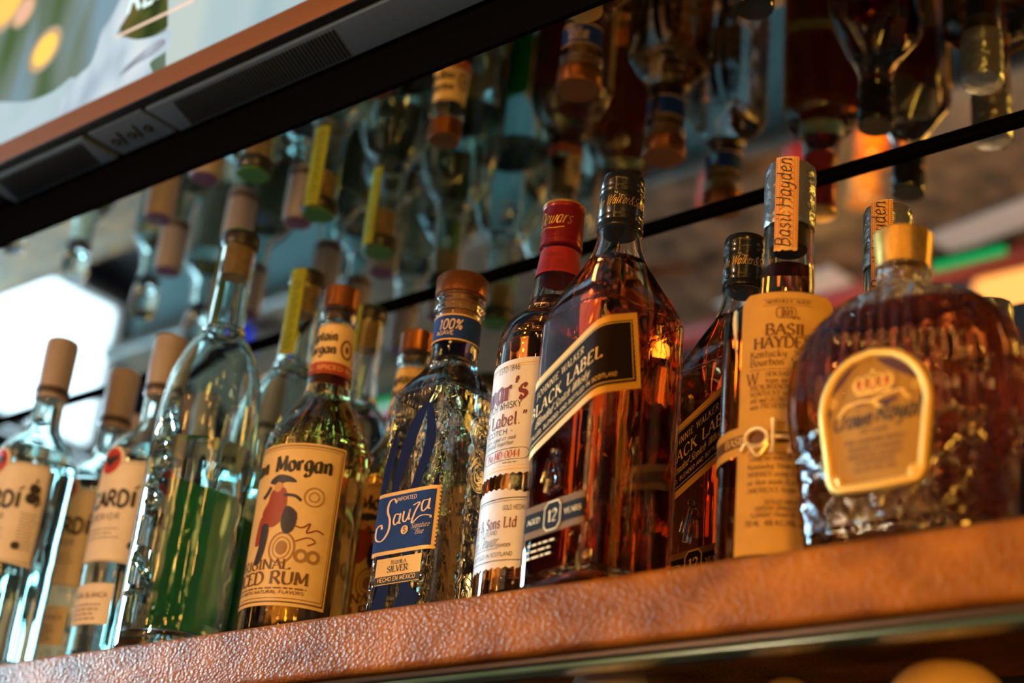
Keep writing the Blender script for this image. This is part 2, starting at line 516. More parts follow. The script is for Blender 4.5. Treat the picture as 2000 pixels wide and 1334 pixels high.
class Bottle:
    """a loft of rounded cross-sections: rows (z, half width, half depth, squareness)"""

    def __init__(self, rows, smooth=5, disp=None, zref=0.1, t=0.003, base=0.008, nang=72, dz=None):
        r2 = []
        run = [rows[0]]
        for r in rows[1:]:
            if r == run[-1]:
                r2 += catmull(run, smooth) if len(run) > 2 else run
                run = [r]
            else:
                run.append(r)
        r2 += catmull(run, smooth) if len(run) > 2 else run
        self.rows = [r2[0]]
        for r in r2[1:]:
            if r[0] > self.rows[-1][0] + 1e-5:
                self.rows.append(r)
        if dz:
            fine = [self.rows[0]]
            for q in self.rows[1:]:
                p = fine[-1]
                k = max(1, int((q[0] - p[0]) / dz))
                fine += [tuple(p[c] + (q[c] - p[c]) * i / k for c in range(4)) for i in range(1, k + 1)]
            self.rows = fine
        self.w = FIT
        self.rows = [(FIT(q[0]), q[1] * FIT.rs, q[2] * FIT.rs, q[3]) for q in self.rows]
        self.disp = disp
        self.t = t
        self.base = base
        self.n = nang
        self.top = self.rows[-1][0]

    def at(self, z):
        R = self.rows
        if z <= R[0][0]:
            return R[0][1:]
        for a, b in zip(R, R[1:]):
            if z <= b[0]:
                k = (z - a[0]) / (b[0] - a[0])
                return tuple(a[i] + (b[i] - a[i]) * k for i in (1, 2, 3))
        return R[-1][1:]

    @staticmethod
    def rad(phi, rx, ry, n):
        c, s = abs(math.cos(phi)), abs(math.sin(phi))
        return ((c / rx) ** n + (s / ry) ** n) ** (-1.0 / n)

    def pt(self, phi, z, off=0.0, sec=None):
        rx, ry, n = sec or self.at(z)
        r = self.rad(phi, rx, ry, n) + off
        return Vector((r * math.cos(phi), r * math.sin(phi), z))

    def shell(self, parent, material, name='glass_body'):
        n = self.n
        vs, fs = [], []
        rings = []
        r0 = self.rows[0]
        rings.append((r0[0] + 0.003, r0[1] * 0.55, r0[2] * 0.55, r0[3], 0))     # punt
        rings.append((r0[0] + 0.0015, r0[1] * 0.75, r0[2] * 0.75, r0[3], 0))
        for r in self.rows:
            rings.append((*r, 1))
        inner = [(r[0], r[1] - self.t, r[2] - self.t, r[3], 0) for r in self.rows if r[0] > self.base * 1.6]
        inner[-1] = (self.rows[-1][0], inner[-1][1], inner[-1][2], inner[-1][3], 0)
        rings += inner[::-1]
        b = self.at(self.base * 1.5)
        rings.append((self.base * 1.15, b[0] * 0.88, b[1] * 0.88, b[2], 0))
        rings.append((self.base, b[0] * 0.5, b[1] * 0.5, b[2], 0))
        for z, rx, ry, e, d in rings:
            for i in range(n):
                phi = 2 * PI * i / n
                off = self.disp(phi, self.w(z, True)) if (d and self.disp) else 0
                vs.append(self.pt(phi, z, off, (rx, ry, e)))
        for j in range(len(rings) - 1):
            for i in range(n):
                fs.append((j * n + i, j * n + (i + 1) % n, (j + 1) * n + (i + 1) % n, (j + 1) * n + i))
        fs.append(tuple(range(n))[::-1])
        fs.append(tuple((len(rings) - 1) * n + i for i in range(n)))
        return mesh_obj(name, vs, fs, material, parent, True, auto=60)

    def liquid(self, parent, material, level, name='liquid'):
        n = self.n
        level = self.w(level)
        g = 0.0003
        rings = []
        b = self.at(self.base * 1.5)
        rings.append((self.base - g, b[0] * 0.5, b[1] * 0.5, b[2]))
        rings.append((self.base * 1.15 - g, b[0] * 0.88 + g, b[1] * 0.88 + g, b[2]))
        for r in self.rows:
            if self.base * 1.6 < r[0] < level - 1e-4:
                rings.append((r[0], r[1] - self.t + g, r[2] - self.t + g, r[3]))
        a = self.at(level)
        rings.append((level, a[0] - self.t + g, a[1] - self.t + g, a[2]))
        vs, fs = [], []
        for z, rx, ry, e in rings:
            for i in range(n):
                vs.append(self.pt(2 * PI * i / n, z, 0, (rx, ry, e)))
        for j in range(len(rings) - 1):
            for i in range(n):
                fs.append((j * n + i, j * n + (i + 1) % n, (j + 1) * n + (i + 1) % n, (j + 1) * n + i))
        fs.append(tuple(range(n))[::-1])
        fs.append(tuple((len(rings) - 1) * n + i for i in range(n)))
        return mesh_obj(name, vs, fs, material, parent, True, auto=60)

    def mapper(self, zref, az=-90.0, slope=0.0, tube=None):
        """label space (arc length s from azimuth az, height) -> surface point"""
        sec = tube or self.at(self.w(zref))
        N = 360
        cum = [0.0]
        p = [self.pt(2 * PI * i / N + math.radians(az), 0, 0, sec) for i in range(N + 1)]
        for a, b in zip(p, p[1:]):
            cum.append(cum[-1] + (b - a).length)
        tot = cum[-1]

        def phi(s):
            q = s % tot
            lo, hi = 0, N
            while hi - lo > 1:
                mi = (lo + hi) // 2
                if cum[mi] <= q:
                    lo = mi
                else:
                    hi = mi
            f = (q - cum[lo]) / (cum[hi] - cum[lo])
            return 2 * PI * (lo + f) / N + math.radians(az)

        def f(s, z, off):
            zz = self.w(z) + s * slope
            return self.pt(phi(s), zz, off, tube)
        return f


def patch(name, f, parent, material, zlo, zhi, slo, shi, nu=28, nv=14, off=0.0004):
    """label sheet: slo/shi give the left and right edge (arc) at v in 0..1, zlo/zhi the bottom and top at u in 0..1"""
    def c(x):
        return x if callable(x) else (lambda q: x)
    zlo, zhi, slo, shi = c(zlo), c(zhi), c(slo), c(shi)
    vs, fs = [], []
    for j in range(nv + 1):
        for i in range(nu + 1):
            u, v = i / nu, j / nv
            s = slo(v) + (shi(v) - slo(v)) * u
            z = zlo(u) + (zhi(u) - zlo(u)) * v
            vs.append(f(s, z, off))
    for j in range(nv):
        for i in range(nu):
            a = j * (nu + 1) + i
            fs.append((a, a + 1, a + nu + 2, a + nu + 1))
    return mesh_obj(name, vs, fs, material, parent, True)


def inked(name, f, parent, material, quads, off=0.0007, smin=None, smax=None):
    vs, fs = [], []
    todo, quads = list(quads), []
    while todo:
        q = todo.pop()
        L = [(math.dist(q[i], q[(i + 1) % len(q)]), i) for i in range(len(q))]
        d, i = max(L)
        if d < .0045 or (len(q) == 4 and max(abs(a[0] - b[0]) for a in q for b in q) < .0045):
            quads.append(q)
        elif len(q) == 4:
            todo += [[q[0], q[1], q[2]], [q[0], q[2], q[3]]]
        else:
            a, b, c = q[i], q[(i + 1) % 3], q[(i + 2) % 3]
            mm = ((a[0] + b[0]) / 2, (a[1] + b[1]) / 2)
            todo += [[a, mm, c], [mm, b, c]]
    for q in quads:
        cx = sum(p[0] for p in q) / len(q)
        if smin is not None and cx < smin or smax is not None and cx > smax:
            continue
        n = len(vs)
        vs += [f(p[0], p[1], off) for p in q]
        fs.append(tuple(range(n, n + len(q))))
    return mesh_obj(name, vs, fs, material, parent, False)


def cap(name, parent, material, prof, n=48, ridged=None):
    b = MB()
    b.lathe([(q[0] * FIT.rs, FIT(q[1])) for q in prof], n)
    if ridged:
        z0, z1, d = FIT(ridged[0]), FIT(ridged[1]), ridged[2]
        for i, v in enumerate(b.v):
            if z0 < v.z < z1 and (i % n) % 2:
                r = math.hypot(v.x, v.y)
                v.x *= (r - d) / r
                v.y *= (r - d) / r
    return b.out(name, material, parent, auto=40)


PAPER = mat('cream_label_paper', (0.80, 0.70, 0.58), 0.55, noise=0.05)
PAPER_W = mat('white_label_paper', (0.78, 0.70, 0.62), 0.5, noise=0.04)
PAPER_Y = mat('yellow_label_paper', (0.80, 0.56, 0.24), 0.5, noise=0.06)
KRAFT = mat('kraft_label_paper', (0.64, 0.36, 0.085), 0.75, noise=0.08)
INK = mat('black_ink', (0.02, 0.016, 0.013), 0.5)
INK_BR = mat('brown_ink', (0.14, 0.055, 0.02), 0.5)
INK_RED = mat('red_ink', (0.5, 0.03, 0.015), 0.5)
INK_MAR = mat('maroon_ink', (0.20, 0.015, 0.02), 0.5)
INK_GREY = mat('grey_ink', (0.10, 0.10, 0.12), 0.5)
GOLD = mat('gold_foil', (0.85, 0.50, 0.13), 0.32, 0.9)
GOLD_P = mat('gold_print', (0.85, 0.52, 0.16), 0.5, 0.1, spec=.3)
BLACK_L = mat('black_label_paper', (0.016, 0.010, 0.005), 0.8, spec=.08)
BEIGE_CAP = mat('beige_cap_sleeve', (0.36, 0.29, 0.26), 0.5, noise=0.05, nscale=200)

use((.035, .0421), (.09, .0996), (.196, .2121), (.258, .2778), (.32, .345), rs=1.05)
BACARDI = Bottle([(0, .034, .034, 2), (.003, .0372, .0372, 2), (.02, .0372, .0372, 2), (.10, .0375, .0375, 2), (.190, .0382, .0382, 2), (.203, .0362, .0362, 2),
                  (.216, .0290, .0290, 2), (.225, .0210, .0210, 2), (.233, .0158, .0158, 2), (.242, .0145, .0145, 2), (.262, .014, .014, 2), (.29, .0138, .0138, 2)], 4, t=.0025)


def bacardi(loc, rz, label, level=.205, full=True):
    t = thing('rum_bottle', label, 'bottle', loc, rz, 'white rum bottles at the left end of the shelf')
    B = BACARDI
    B.shell(t, GLASS_TEAL_LIT)
    B.liquid(t, WATER, level)
    c = cap('cap', t, BEIGE_CAP, [(.0150, .262), (.0158, .263), (.0160, .318), (.0150, .322)])
    cb = cap('cap_band', c, mat('dark_cap_band', (.05, .03, .025), .5), [(.0161, .2655), (.01635, .266), (.01635, .272), (.0161, .2725)])
    cap('cap_disc', c, mat('purple_cap_disc', (.14, .03, .10), .5), [(.0135, .3222), (.0130, .3232)])
    f = B.mapper(.12)
    fs = B.mapper(.262, tube=(.0162, .0162, 2))
    inked('cap_lettering', fs, c, INK_BR, text('BACARDI', .004, .278, .0045, 'sans', thick=1.3), .0003)
    lb = patch('label', f, t, PAPER, lambda u: .090 + .003 * math.sin(PI * u), lambda u: .186, -.056, .056, off=.0005)
    inked('lettering', f, lb, INK, text('BACARD', -.006, .143, .0145, 'sans', thick=2.6, width=.066) + text('I', .0315, .143, .0145, 'sans', thick=2.6)
          + stroke([(.031, .1595), (.035, .163)], .0018, False), .0009)
    inked('small_lettering', f, lb, INK_GREY, text('SUPERIOR', 0, .131, .0055, 'sans', thick=1.6, track=2)
          + lines(-.026, .026, .122, .004, 3, .0009) + lines(.036, .054, .138, .0030, 12, .0007) + frame(-.0545, .0545, .0935, .184, .0005), .0009)
    # seated emblem figure on the right of the label and its round seal
    em = stroke([(.041, .164), (.044, .166), (.047, .164)], .003) + disc(.045, .162, .0055, .0045) + disc(.0435, .153, .006, .0055) \
        + stroke([(.049, .158), (.051, .150), (.047, .146)], .0022) + disc(.038, .108, .0042, .0038) + disc(.0455, .170, .0016)
    inked('emblem', f, lb, INK, em, .0010)
    sl = patch('seal', f, t, PAPER, .172, .202, lambda v: -.0155 * math.sqrt(max(.01, 1 - (2 * v - 1) ** 2)), lambda v: .0155 * math.sqrt(max(.01, 1 - (2 * v - 1) ** 2)), 12, 12, .0008)
    inked('bat_emblem', f, sl, INK_RED, disc(0, .187, .0125, .0125), .0011)
    inked('bat_wings', f, sl, INK, poly([(-.010, .188), (-.007, .193), (-.002, .190), (0, .194), (.002, .190), (.007, .193), (.010, .188), (.006, .186), (.002, .183), (0, .181), (-.002, .183), (-.006, .186)]), .0013)
    l2 = patch('lower_label', f, t, PAPER, .036, .073, -.026, .030, off=.0005)
    inked('lower_lettering', f, l2, INK_BR, text('CARTA BLANCA', .002, .060, .0045, 'sans', thick=1.4) + lines(-.022, .026, .053, .0042, 4, .0012), .0009)
    return t


bacardi((-.574, .035, 0), 0, 'front white rum bottle with beige cap, cut by the left photo edge')
bacardi((-.578, .1185, 0), .05, 'white rum bottle standing directly behind the leftmost front one', .19)
bacardi((-.4624, .0857, 0), 0, 'white rum bottle just left of the tall clear embossed bottle')
bacardi((-.4447, .205, 0), .1, 'white rum bottle at the back, behind the tall clear bottles')
bacardi((-.5443, .2035, 0), -.05, 'rearmost white rum bottle in the column of the leftmost one')
bacardi((-.671, .2096, 0), .0, 'white rum bottle beyond the left photo edge, seen mirrored overhead')

# tall clear absinthe-like bottles with raised glass letters and a green tax strip
use((.018, .0178), (.173, .1764), (.22, .226), (.296, .3057), (.36, .3726), (.388, .407), rs=1.02)
TALL = Bottle([(0, .044, .036, 2), (.004, .0485, .0405, 2.1), (.05, .049, .0415, 2.1), (.12, .049, .0415, 2.1), (.19, .049, .0415, 2.1), (.225, .0478, .041, 2), (.248, .0432, .0385, 2),
               (.268, .0355, .033, 2), (.283, .0270, .026, 2), (.292, .0185, .0185, 2), (.292, .018, .018, 2), (.2935, .0195, .0195, 2), (.297, .0195, .0195, 2), (.2985, .0172, .0172, 2),
               (.2985, .0172, .0172, 2), (.33, .0163, .0163, 2), (.372, .0160, .0160, 2), (.378, .0165, .0165, 2)], 4, t=.003, base=.012)
CORK = mat('cork_stopper', (.42, .22, .08), .6, noise=.25, nscale=150)
STRIP = mat('yellow_green_tax_strip', (.42, .50, .03), .45, noise=.08)
STRIP_INK = mat('green_strip_ink', (.05, .16, .01), .5)
BACKGREEN = mat('green_back_label', (.01, .46, .07), .45, noise=.12, nscale=15)


def tall(loc, rz, strip_az, label):
    t = thing('spirit_bottle', label, 'bottle', loc, rz, 'tall clear bottles with raised letters')
    B = TALL
    B.shell(t, GLASS_TEAL_LIT)
    B.liquid(t, WATER, .182)
    c = cap('stopper', t, mat('black_stopper_top', (.015, .014, .014), .35), [(.0165, .3765), (.0176, .378), (.0178, .386), (.0165, .388)])
    cap('cork', c, CORK, [(.0118, .350), (.0122, .352), (.0122, .3768)], 32)
    cap('cork_disc', c, mat('green_stopper_disc', (.05, .22, .04), .5), [(.0155, .3882), (.0150, .3892)])
    # raised letters running down the glass
    fl = B.mapper(.12, -90)
    g = MB()
    y = .212
    for ch in 'ABSINT':
        gl = G[ch].split(';')
        for st in gl[1:]:
            pts = [tuple(float(q) for q in p.split(',')) for p in st[1:].split()]
            pts = catmull(pts, 5) if st[0] == 'c' else densify(pts, 2)
            g.tube([fl((p[0] - 4) * .0030 + .002, y + (p[1] - 10) * .0026, .0016) for p in pts], .0032, 8)
        y -= .0335
    g.out('raised_lettering', GLASS_TEAL_LIT, t)
    fs = B.mapper(.33, strip_az, tube=(.0180, .0180, 2))
    st = patch('tax_strip', fs, t, STRIP, .303, .387, -.0085, .0085, 8, 14, .0004)
    q = []
    for i in range(7):
        z = .310 + i * .0098
        q += stroke([(-.0035, z), (.0035, z), (.0035, z + .0055)], .0012, False) + stroke([(-.0035, z + .004), (.001, z + .006)], .0012, False)
    inked('strip_marks', fs, st, STRIP_INK, q, .0008)
    fb = B.mapper(.1, 104)
    patch('back_label', fb, t, BACKGREEN, .014, lambda u: .125 + .04 * u, -.052, .036, off=.0005)
    return t


tall((-.3245, .0425, 0), 0, -158, 'front tall clear bottle with raised glass letters, half full')
tall((-.3258, .1325, 0), 0, -75, 'second tall clear bottle, its yellow-green neck strip facing front')
tall((-.3266, .2225, 0), 0, -98, 'rearmost tall clear bottle, showing beside the spiced rum cap')

# spiced rum bottles
use((.027, .038), (.165, .184), (.183, .2031), (.222, .2446), (.285, .3126), (.305, .3335), rs=1.02)
MORGAN = Bottle([(0, .039, .039, 2), (.004, .0435, .0435, 2), (.02, .044, .044, 2), (.10, .044, .044, 2), (.150, .0445, .0445, 2), (.160, .0440, .0440, 2), (.171, .0405, .0405, 2),
                 (.183, .0340, .0340, 2), (.195, .0262, .0262, 2), (.206, .0205, .0205, 2), (.218, .0185, .0185, 2), (.245, .0168, .0168, 2), (.27, .0152, .0152, 2),
                 (.272, .0152, .0152, 2), (.275, .0166, .0166, 2), (.281, .0166, .0166, 2), (.284, .0150, .0150, 2), (.297, .0148, .0148, 2)], 4,
                disp=lambda p, z: (.0006 * math.sin((z - .166) * 2 * PI / .0055) if .152 < z < .182 else 0), t=.0028)
COPPER = mat('copper_cap', (.27, .095, .028), .32, .75, noise=.1, nscale=300)


def morgan(loc, rz, label):
    t = thing('spiced_rum_bottle', label, 'bottle', loc, rz, 'spiced rum bottles with copper caps')
    B = MORGAN
    B.shell(t, GLASS)
    B.liquid(t, GOLD_L, .236)
    cap('cap', t, COPPER, [(.0150, .285), (.0160, .286), (.0160, .304), (.0150, .305)], 64, (.287, .303, .0003))
    f0 = B.mapper(.10)
    f = lambda s, z, off: f0(s, .020 + (z - .026) * .942, off)
    lb = patch('label', f, t, PAPER_Y, .026, .164, -.0615, .0615, off=.0005, nu=36)
    fr = frame(-.060, .060, .028, .162, .0009, 24) + frame(-.058, .058, .0305, .1595, .0004, 24)
    inked('border', f, lb, INK_BR, fr, .0008)
    inked('title_lettering', f, lb, INK, text('Captain', -.030, .139, .0125, 'serif', thick=3.0, thin=1.1, width=.046)
          + text('Morgan', .027, .139, .0135, 'serif', thick=3.0, thin=1.1, width=.049), .0009)
    inked('lettering', f, lb, INK_BR, text('ORIGINAL', -.001, .054, .0085, thick=1.9, width=.060) + text('SPICED RUM', .001, .0415, .0105, thick=2.2, thin=.9, width=.088)
          + lines(-.045, .045, .0375, .003, 1, .0012, .05) + text('SPICED RUM WITH NATURAL FLAVORS', 0, .0335, .0026, 'sans', thick=1.6, width=.086), .0009)
    # caped figure with hat, sword and barrel
    red = poly([(-.008, .122), (.004, .124), (.008, .112), (.006, .098), (-.002, .090), (-.012, .094), (-.016, .104), (-.011, .112)], 4) \
        + poly([(-.018, .098), (-.010, .100), (-.010, .080), (-.020, .076)], 3)
    fo = f
    f = lambda s, z, off: fo(s + .010, z, off)
    inked('red_coat', f, lb, mat('coat_red_ink', (.34, .05, .02), .5), red, .0009)
    dark = poly([(-.012, .130), (-.004, .136), (.008, .134), (.014, .129), (.004, .129), (-.003, .127)], 4) + stroke([(-.010, .126), (-.014, .120), (-.018, .117)], .0035) \
        + poly([(-.014, .092), (-.006, .092), (-.006, .075), (-.010, .060), (-.017, .060), (-.014, .075)], 3) \
        + poly([(.008, .108), (.018, .102), (.017, .088), (.010, .084), (.005, .094)], 3) + stroke([(.004, .118), (.014, .117), (.020, .113)], .0025)
    inked('dark_figure', f, lb, mat('navy_figure_ink', (.035, .03, .055), .5), dark, .00095)
    inked('face_figure', f, lb, mat('skin_ink', (.62, .32, .13), .5), disc(-.002, .125, .004, .0045), .00105)
    barrel = ring(.009, .072, .011, .013, .0016) + ring(.009, .072, .0075, .009, .0008) + disc(.009, .072, .005, .006) + \
        ring(.026, .066, .0045, .0045, .0028) + ring(.036, .066, .0045, .0045, .0028) + ring(.030, .117, .008, .008, .0012) + ring(.030, .117, .004, .004, .001)
    inked('barrel_emblem', f, lb, mat('tan_emblem_ink', (.36, .19, .06), .5), barrel, .0009)
    f = fo
    inked('signature', f, lb, INK_MAR, stroke([(.028, .091), (.034, .090), (.040, .094), (.038, .086), (.046, .089), (.052, .087)], .0012)
          + stroke([(.030, .078), (.040, .082), (.046, .079), (.040, .075)], .0010), .0009)
    fn = B.mapper(.245, tube=None)
    nl = patch('neck_label', fn, t, PAPER_Y, .222, .268, -.040, .040, off=.0005)
    inked('neck_lettering', fn, nl, INK, text('Captain', 0, .252, .0085, thick=2.8, thin=1.1, width=.032) + text('Morgan', 0, .240, .0085, thick=2.8, thin=1.1, width=.032)
          + frame(-.0395, .0395, .2235, .267, .0004), .0009)
    inked('neck_emblem', fn, nl, INK_BR, ring(.026, .246, .0055, .008, .002) + disc(.026, .246, .002, .003), .0009)
    rb = patch('red_neck_band', fn, t, mat('red_band_paper', (.42, .05, .02), .45), .222, .2325, -.052, .052, off=.0008)
    inked('band_lettering', fn, rb, GOLD_P, text('ORIGINAL SPICED RUM', .005, .2255, .0036, 'sans', thick=1.5, width=.07), .0011)
    return t


morgan((-.2067, .0749, 0), 0, 'front spiced rum bottle with copper cap and yellow pictorial label')
morgan((-.2073, .178, 0), 0, 'spiced rum bottle at the back, its copper cap beside the square tequila bottle')

# square tequila bottles
use((.041, .0449), (.113, .1191), (.197, .2061), (.237, .2479), (.283, .2957), (.298, .3115), rs=1.02)
SAUZA = Bottle([(0, .030, .030, 5), (.004, .0338, .0338, 6), (.012, .0345, .0345, 7), (.10, .0345, .0345, 7), (.180, .0345, .0345, 7), (.190, .0335, .0335, 6), (.200, .0300, .0300, 4),
                (.210, .0245, .0245, 2.6), (.220, .0205, .0205, 2), (.232, .0190, .0190, 2), (.262, .0188, .0188, 2), (.264, .0188, .0188, 2), (.267, .0208, .0208, 2),
                (.271, .0208, .0208, 2), (.273, .0190, .0190, 2), (.275, .0205, .0205, 2), (.279, .0205, .0205, 2)], 4,
               disp=lambda p, z: (.0006 * math.sin(p * 34 + 60 * z) * math.sin(z * 420 + 3 * math.sin(p * 9)) if .015 < z < .185 and abs(((p + PI / 4) % (PI / 2)) - PI / 4) > .58 else
                                  (.0005 * math.sin(p * 40) * math.sin(z * 500) if .181 < z < .196 else 0)), t=.003, base=.012, nang=160, dz=.0022)
BLUE_L = mat('blue_label_paper', (.012, .045, .22), .6, noise=.06, spec=.15)
BLUE_D = mat('dark_blue_leaf_print', (.005, .010, .07), .6, spec=.1)


def sauza(loc, rz, label):
    t = thing('tequila_bottle', label, 'bottle', loc, rz, 'square clear tequila bottles with blue labels')
    B = SAUZA
    B.shell(t, GLASS)
    B.liquid(t, WATER, .223)
    c = cap('stopper', t, COPPER, [(.0195, .2795), (.0213, .281), (.0216, .296), (.0200, .298)], 64)
    cap('cork', c, CORK, [(.0140, .248), (.0145, .250), (.0145, .2796)], 32)
    f0 = B.mapper(.10)
    f = lambda s, z, off: f0(s, z - .009, off)
    # agave leaves printed on the glass
    lv = poly([(-.026, .066), (-.022, .118), (-.016, .150), (-.020, .160), (-.031, .120)], 3) \
        + poly([(-.012, .066), (-.010, .110), (.002, .150), (.012, .182), (.003, .180), (-.008, .160), (-.016, .120)], 3) \
        + poly([(.004, .066), (.004, .115), (.014, .150), (.011, .182), (.018, .178), (.024, .150), (.012, .112)], 3) \
        + poly([(.020, .066), (.023, .100), (.031, .125), (.029, .095)], 3)
    lo = poly([(-.024, .064), (-.018, .040), (-.024, .022), (-.010, .020), (-.006, .040), (-.010, .064)], 3) + poly([(.004, .064), (.006, .040), (.002, .022), (.018, .020), (.026, .030), (.014, .040), (.012, .064)], 3)
    inked('leaf_print', f, t, BLUE_D, lv + lo, .0005)
    lb = patch('label', f, t, mat('gold_edge_paper', (.85, .55, .18), .4, .2), .064, .114, -.033, .033, off=.0007)
    # scalloped stamp edge on the right
    inked('stamp_edge', f, lb, MATS['gold_edge_paper'], [q for i in range(16) for q in disc(.0332, .0655 + i * .0032, .0012, n=8)], .0007)
    inked('blue_field', f, lb, BLUE_L, rect(-.033, .0305, .067, .111), .0010)
    sz = stroke([(-.008, .1045), (-.011, .1080), (-.0155, .1060), (-.0165, .0990), (-.0130, .0910), (-.0135, .0820), (-.0195, .0755), (-.0265, .0780), (-.0270, .0860), (-.0220, .0885), (-.0205, .0850)], .0022, True, .0008)
    sz += stroke([(-.0035, .0945), (-.0075, .0950), (-.0090, .0900), (-.0070, .0868), (-.0030, .0900), (-.0025, .0955), (-.0030, .0880), (-.0010, .0875)], .0018, True, .0007)
    sz += stroke([(.0010, .0965), (.0005, .0900), (.0030, .0880), (.0060, .0920), (.0068, .0975), (.0065, .0900), (.0085, .0895)], .0018, True, .0007)
    sz += stroke([(.0095, .1000), (.0160, .1015), (.0125, .0950), (.0100, .0860), (.0180, .0905), (.0270, .0900), (.0280, .0880)], .0018, True, .0007)
    sz += stroke([(.0245, .1025), (.0195, .1020), (.0185, .0965), (.0205, .0940), (.0245, .0975), (.0255, .1035), (.0250, .0960), (.0270, .0955)], .0018, True, .0007)
    inked('title_lettering', f, lb, mat('peach_print', (.85, .62, .45), .45), sz + text('IMPORTED', .002, .1055, .0030, 'sans', thick=1.4, width=.020)
          + text('Signature', .0185, .0815, .0042, 'script', thick=1.2, slant=.3, width=.0175) + text('Blue', .0185, .0765, .0040, 'script', thick=1.2, slant=.3, width=.008), .0013)
    inked('coin_emblem', f, lb, MATS['gold_edge_paper'], disc(.0035, .0815, .0036), .0013)
    inked('coin_letter', f, lb, BLUE_L, text('S', .0035, .0795, .004, 'sans', thick=1.6), .0015)
    l2 = patch('lower_label', f, t, MATS['gold_edge_paper'], lambda u: .041, lambda u: .061, -.022, .024, off=.0007)
    inked('lower_lettering', f, l2, INK, text('TEQUILA', .001, .0555, .0030, thick=1.6, width=.016) + text('SILVER', .001, .0495, .0048, thick=2.0, width=.021), .0011)
    inked('lower_band', f, l2, INK, rect(-.022, .024, .0415, .0470), .0010)
    inked('band_lettering', f, l2, MATS['gold_edge_paper'], text('HECHO EN MEXICO', .001, .0430, .0030, 'sans', thick=1.8, width=.038), .0013)
    fn = B.mapper(.245)
    nl = patch('neck_label', fn, t, BLUE_L, .236, .259, -.056, .056, off=.0005, nu=40)
    inked('neck_border', fn, nl, GOLD_P, rect(-.056, .056, .236, .2372, 30) + rect(-.056, .056, .2578, .259, 30), .0008)
    inked('neck_lettering', fn, nl, MATS['peach_print'], text('100%', .008, .2455, .0085, 'sans', thick=1.4, slant=.15, width=.020) + text('AGAVE', .004, .2405, .0035, 'sans', thick=1.4), .0009)
    # raised glass scroll on the side face
    fz = B.mapper(.05, 0)
    g = MB()
    for zc in (.030, .085, .125, .155):
        for rr in (.010, .006, .003):
            g.tube([fz(.006 + rr * math.cos(a * PI / 8), zc + rr * 1.4 * math.sin(a * PI / 8), .0004) for a in range(15)], .0010, 6)
    g.out('raised_scroll', GLASS, t)
    return t


sauza((-.0643, .0805, 0), 0, 'front square tequila bottle with blue script label')
sauza((-.0575, .201, 0), 0, 'square tequila bottle at the back, hidden behind the red-capped whisky')

# round white-label whisky
use((.033, .038), (.105, .1122), (.198, .2098), (.241, .2542), (.288, .3046), (.3245, .3435))
DEWAR = Bottle([(0, .038, .038, 2), (.004, .0415, .0415, 2), (.02, .042, .042, 2), (.10, .042, .042, 2), (.185, .042, .042, 2), (.205, .0412, .0412, 2), (.217, .0385, .0385, 2),
                (.225, .0325, .0325, 2), (.231, .0245, .0245, 2), (.240, .0212, .0212, 2), (.262, .0185, .0185, 2), (.284, .0155, .0155, 2), (.312, .0150, .0150, 2)], 4, t=.0028)
RED_CAP = mat('red_metal_cap', (.20, .005, .008), .32, .35)


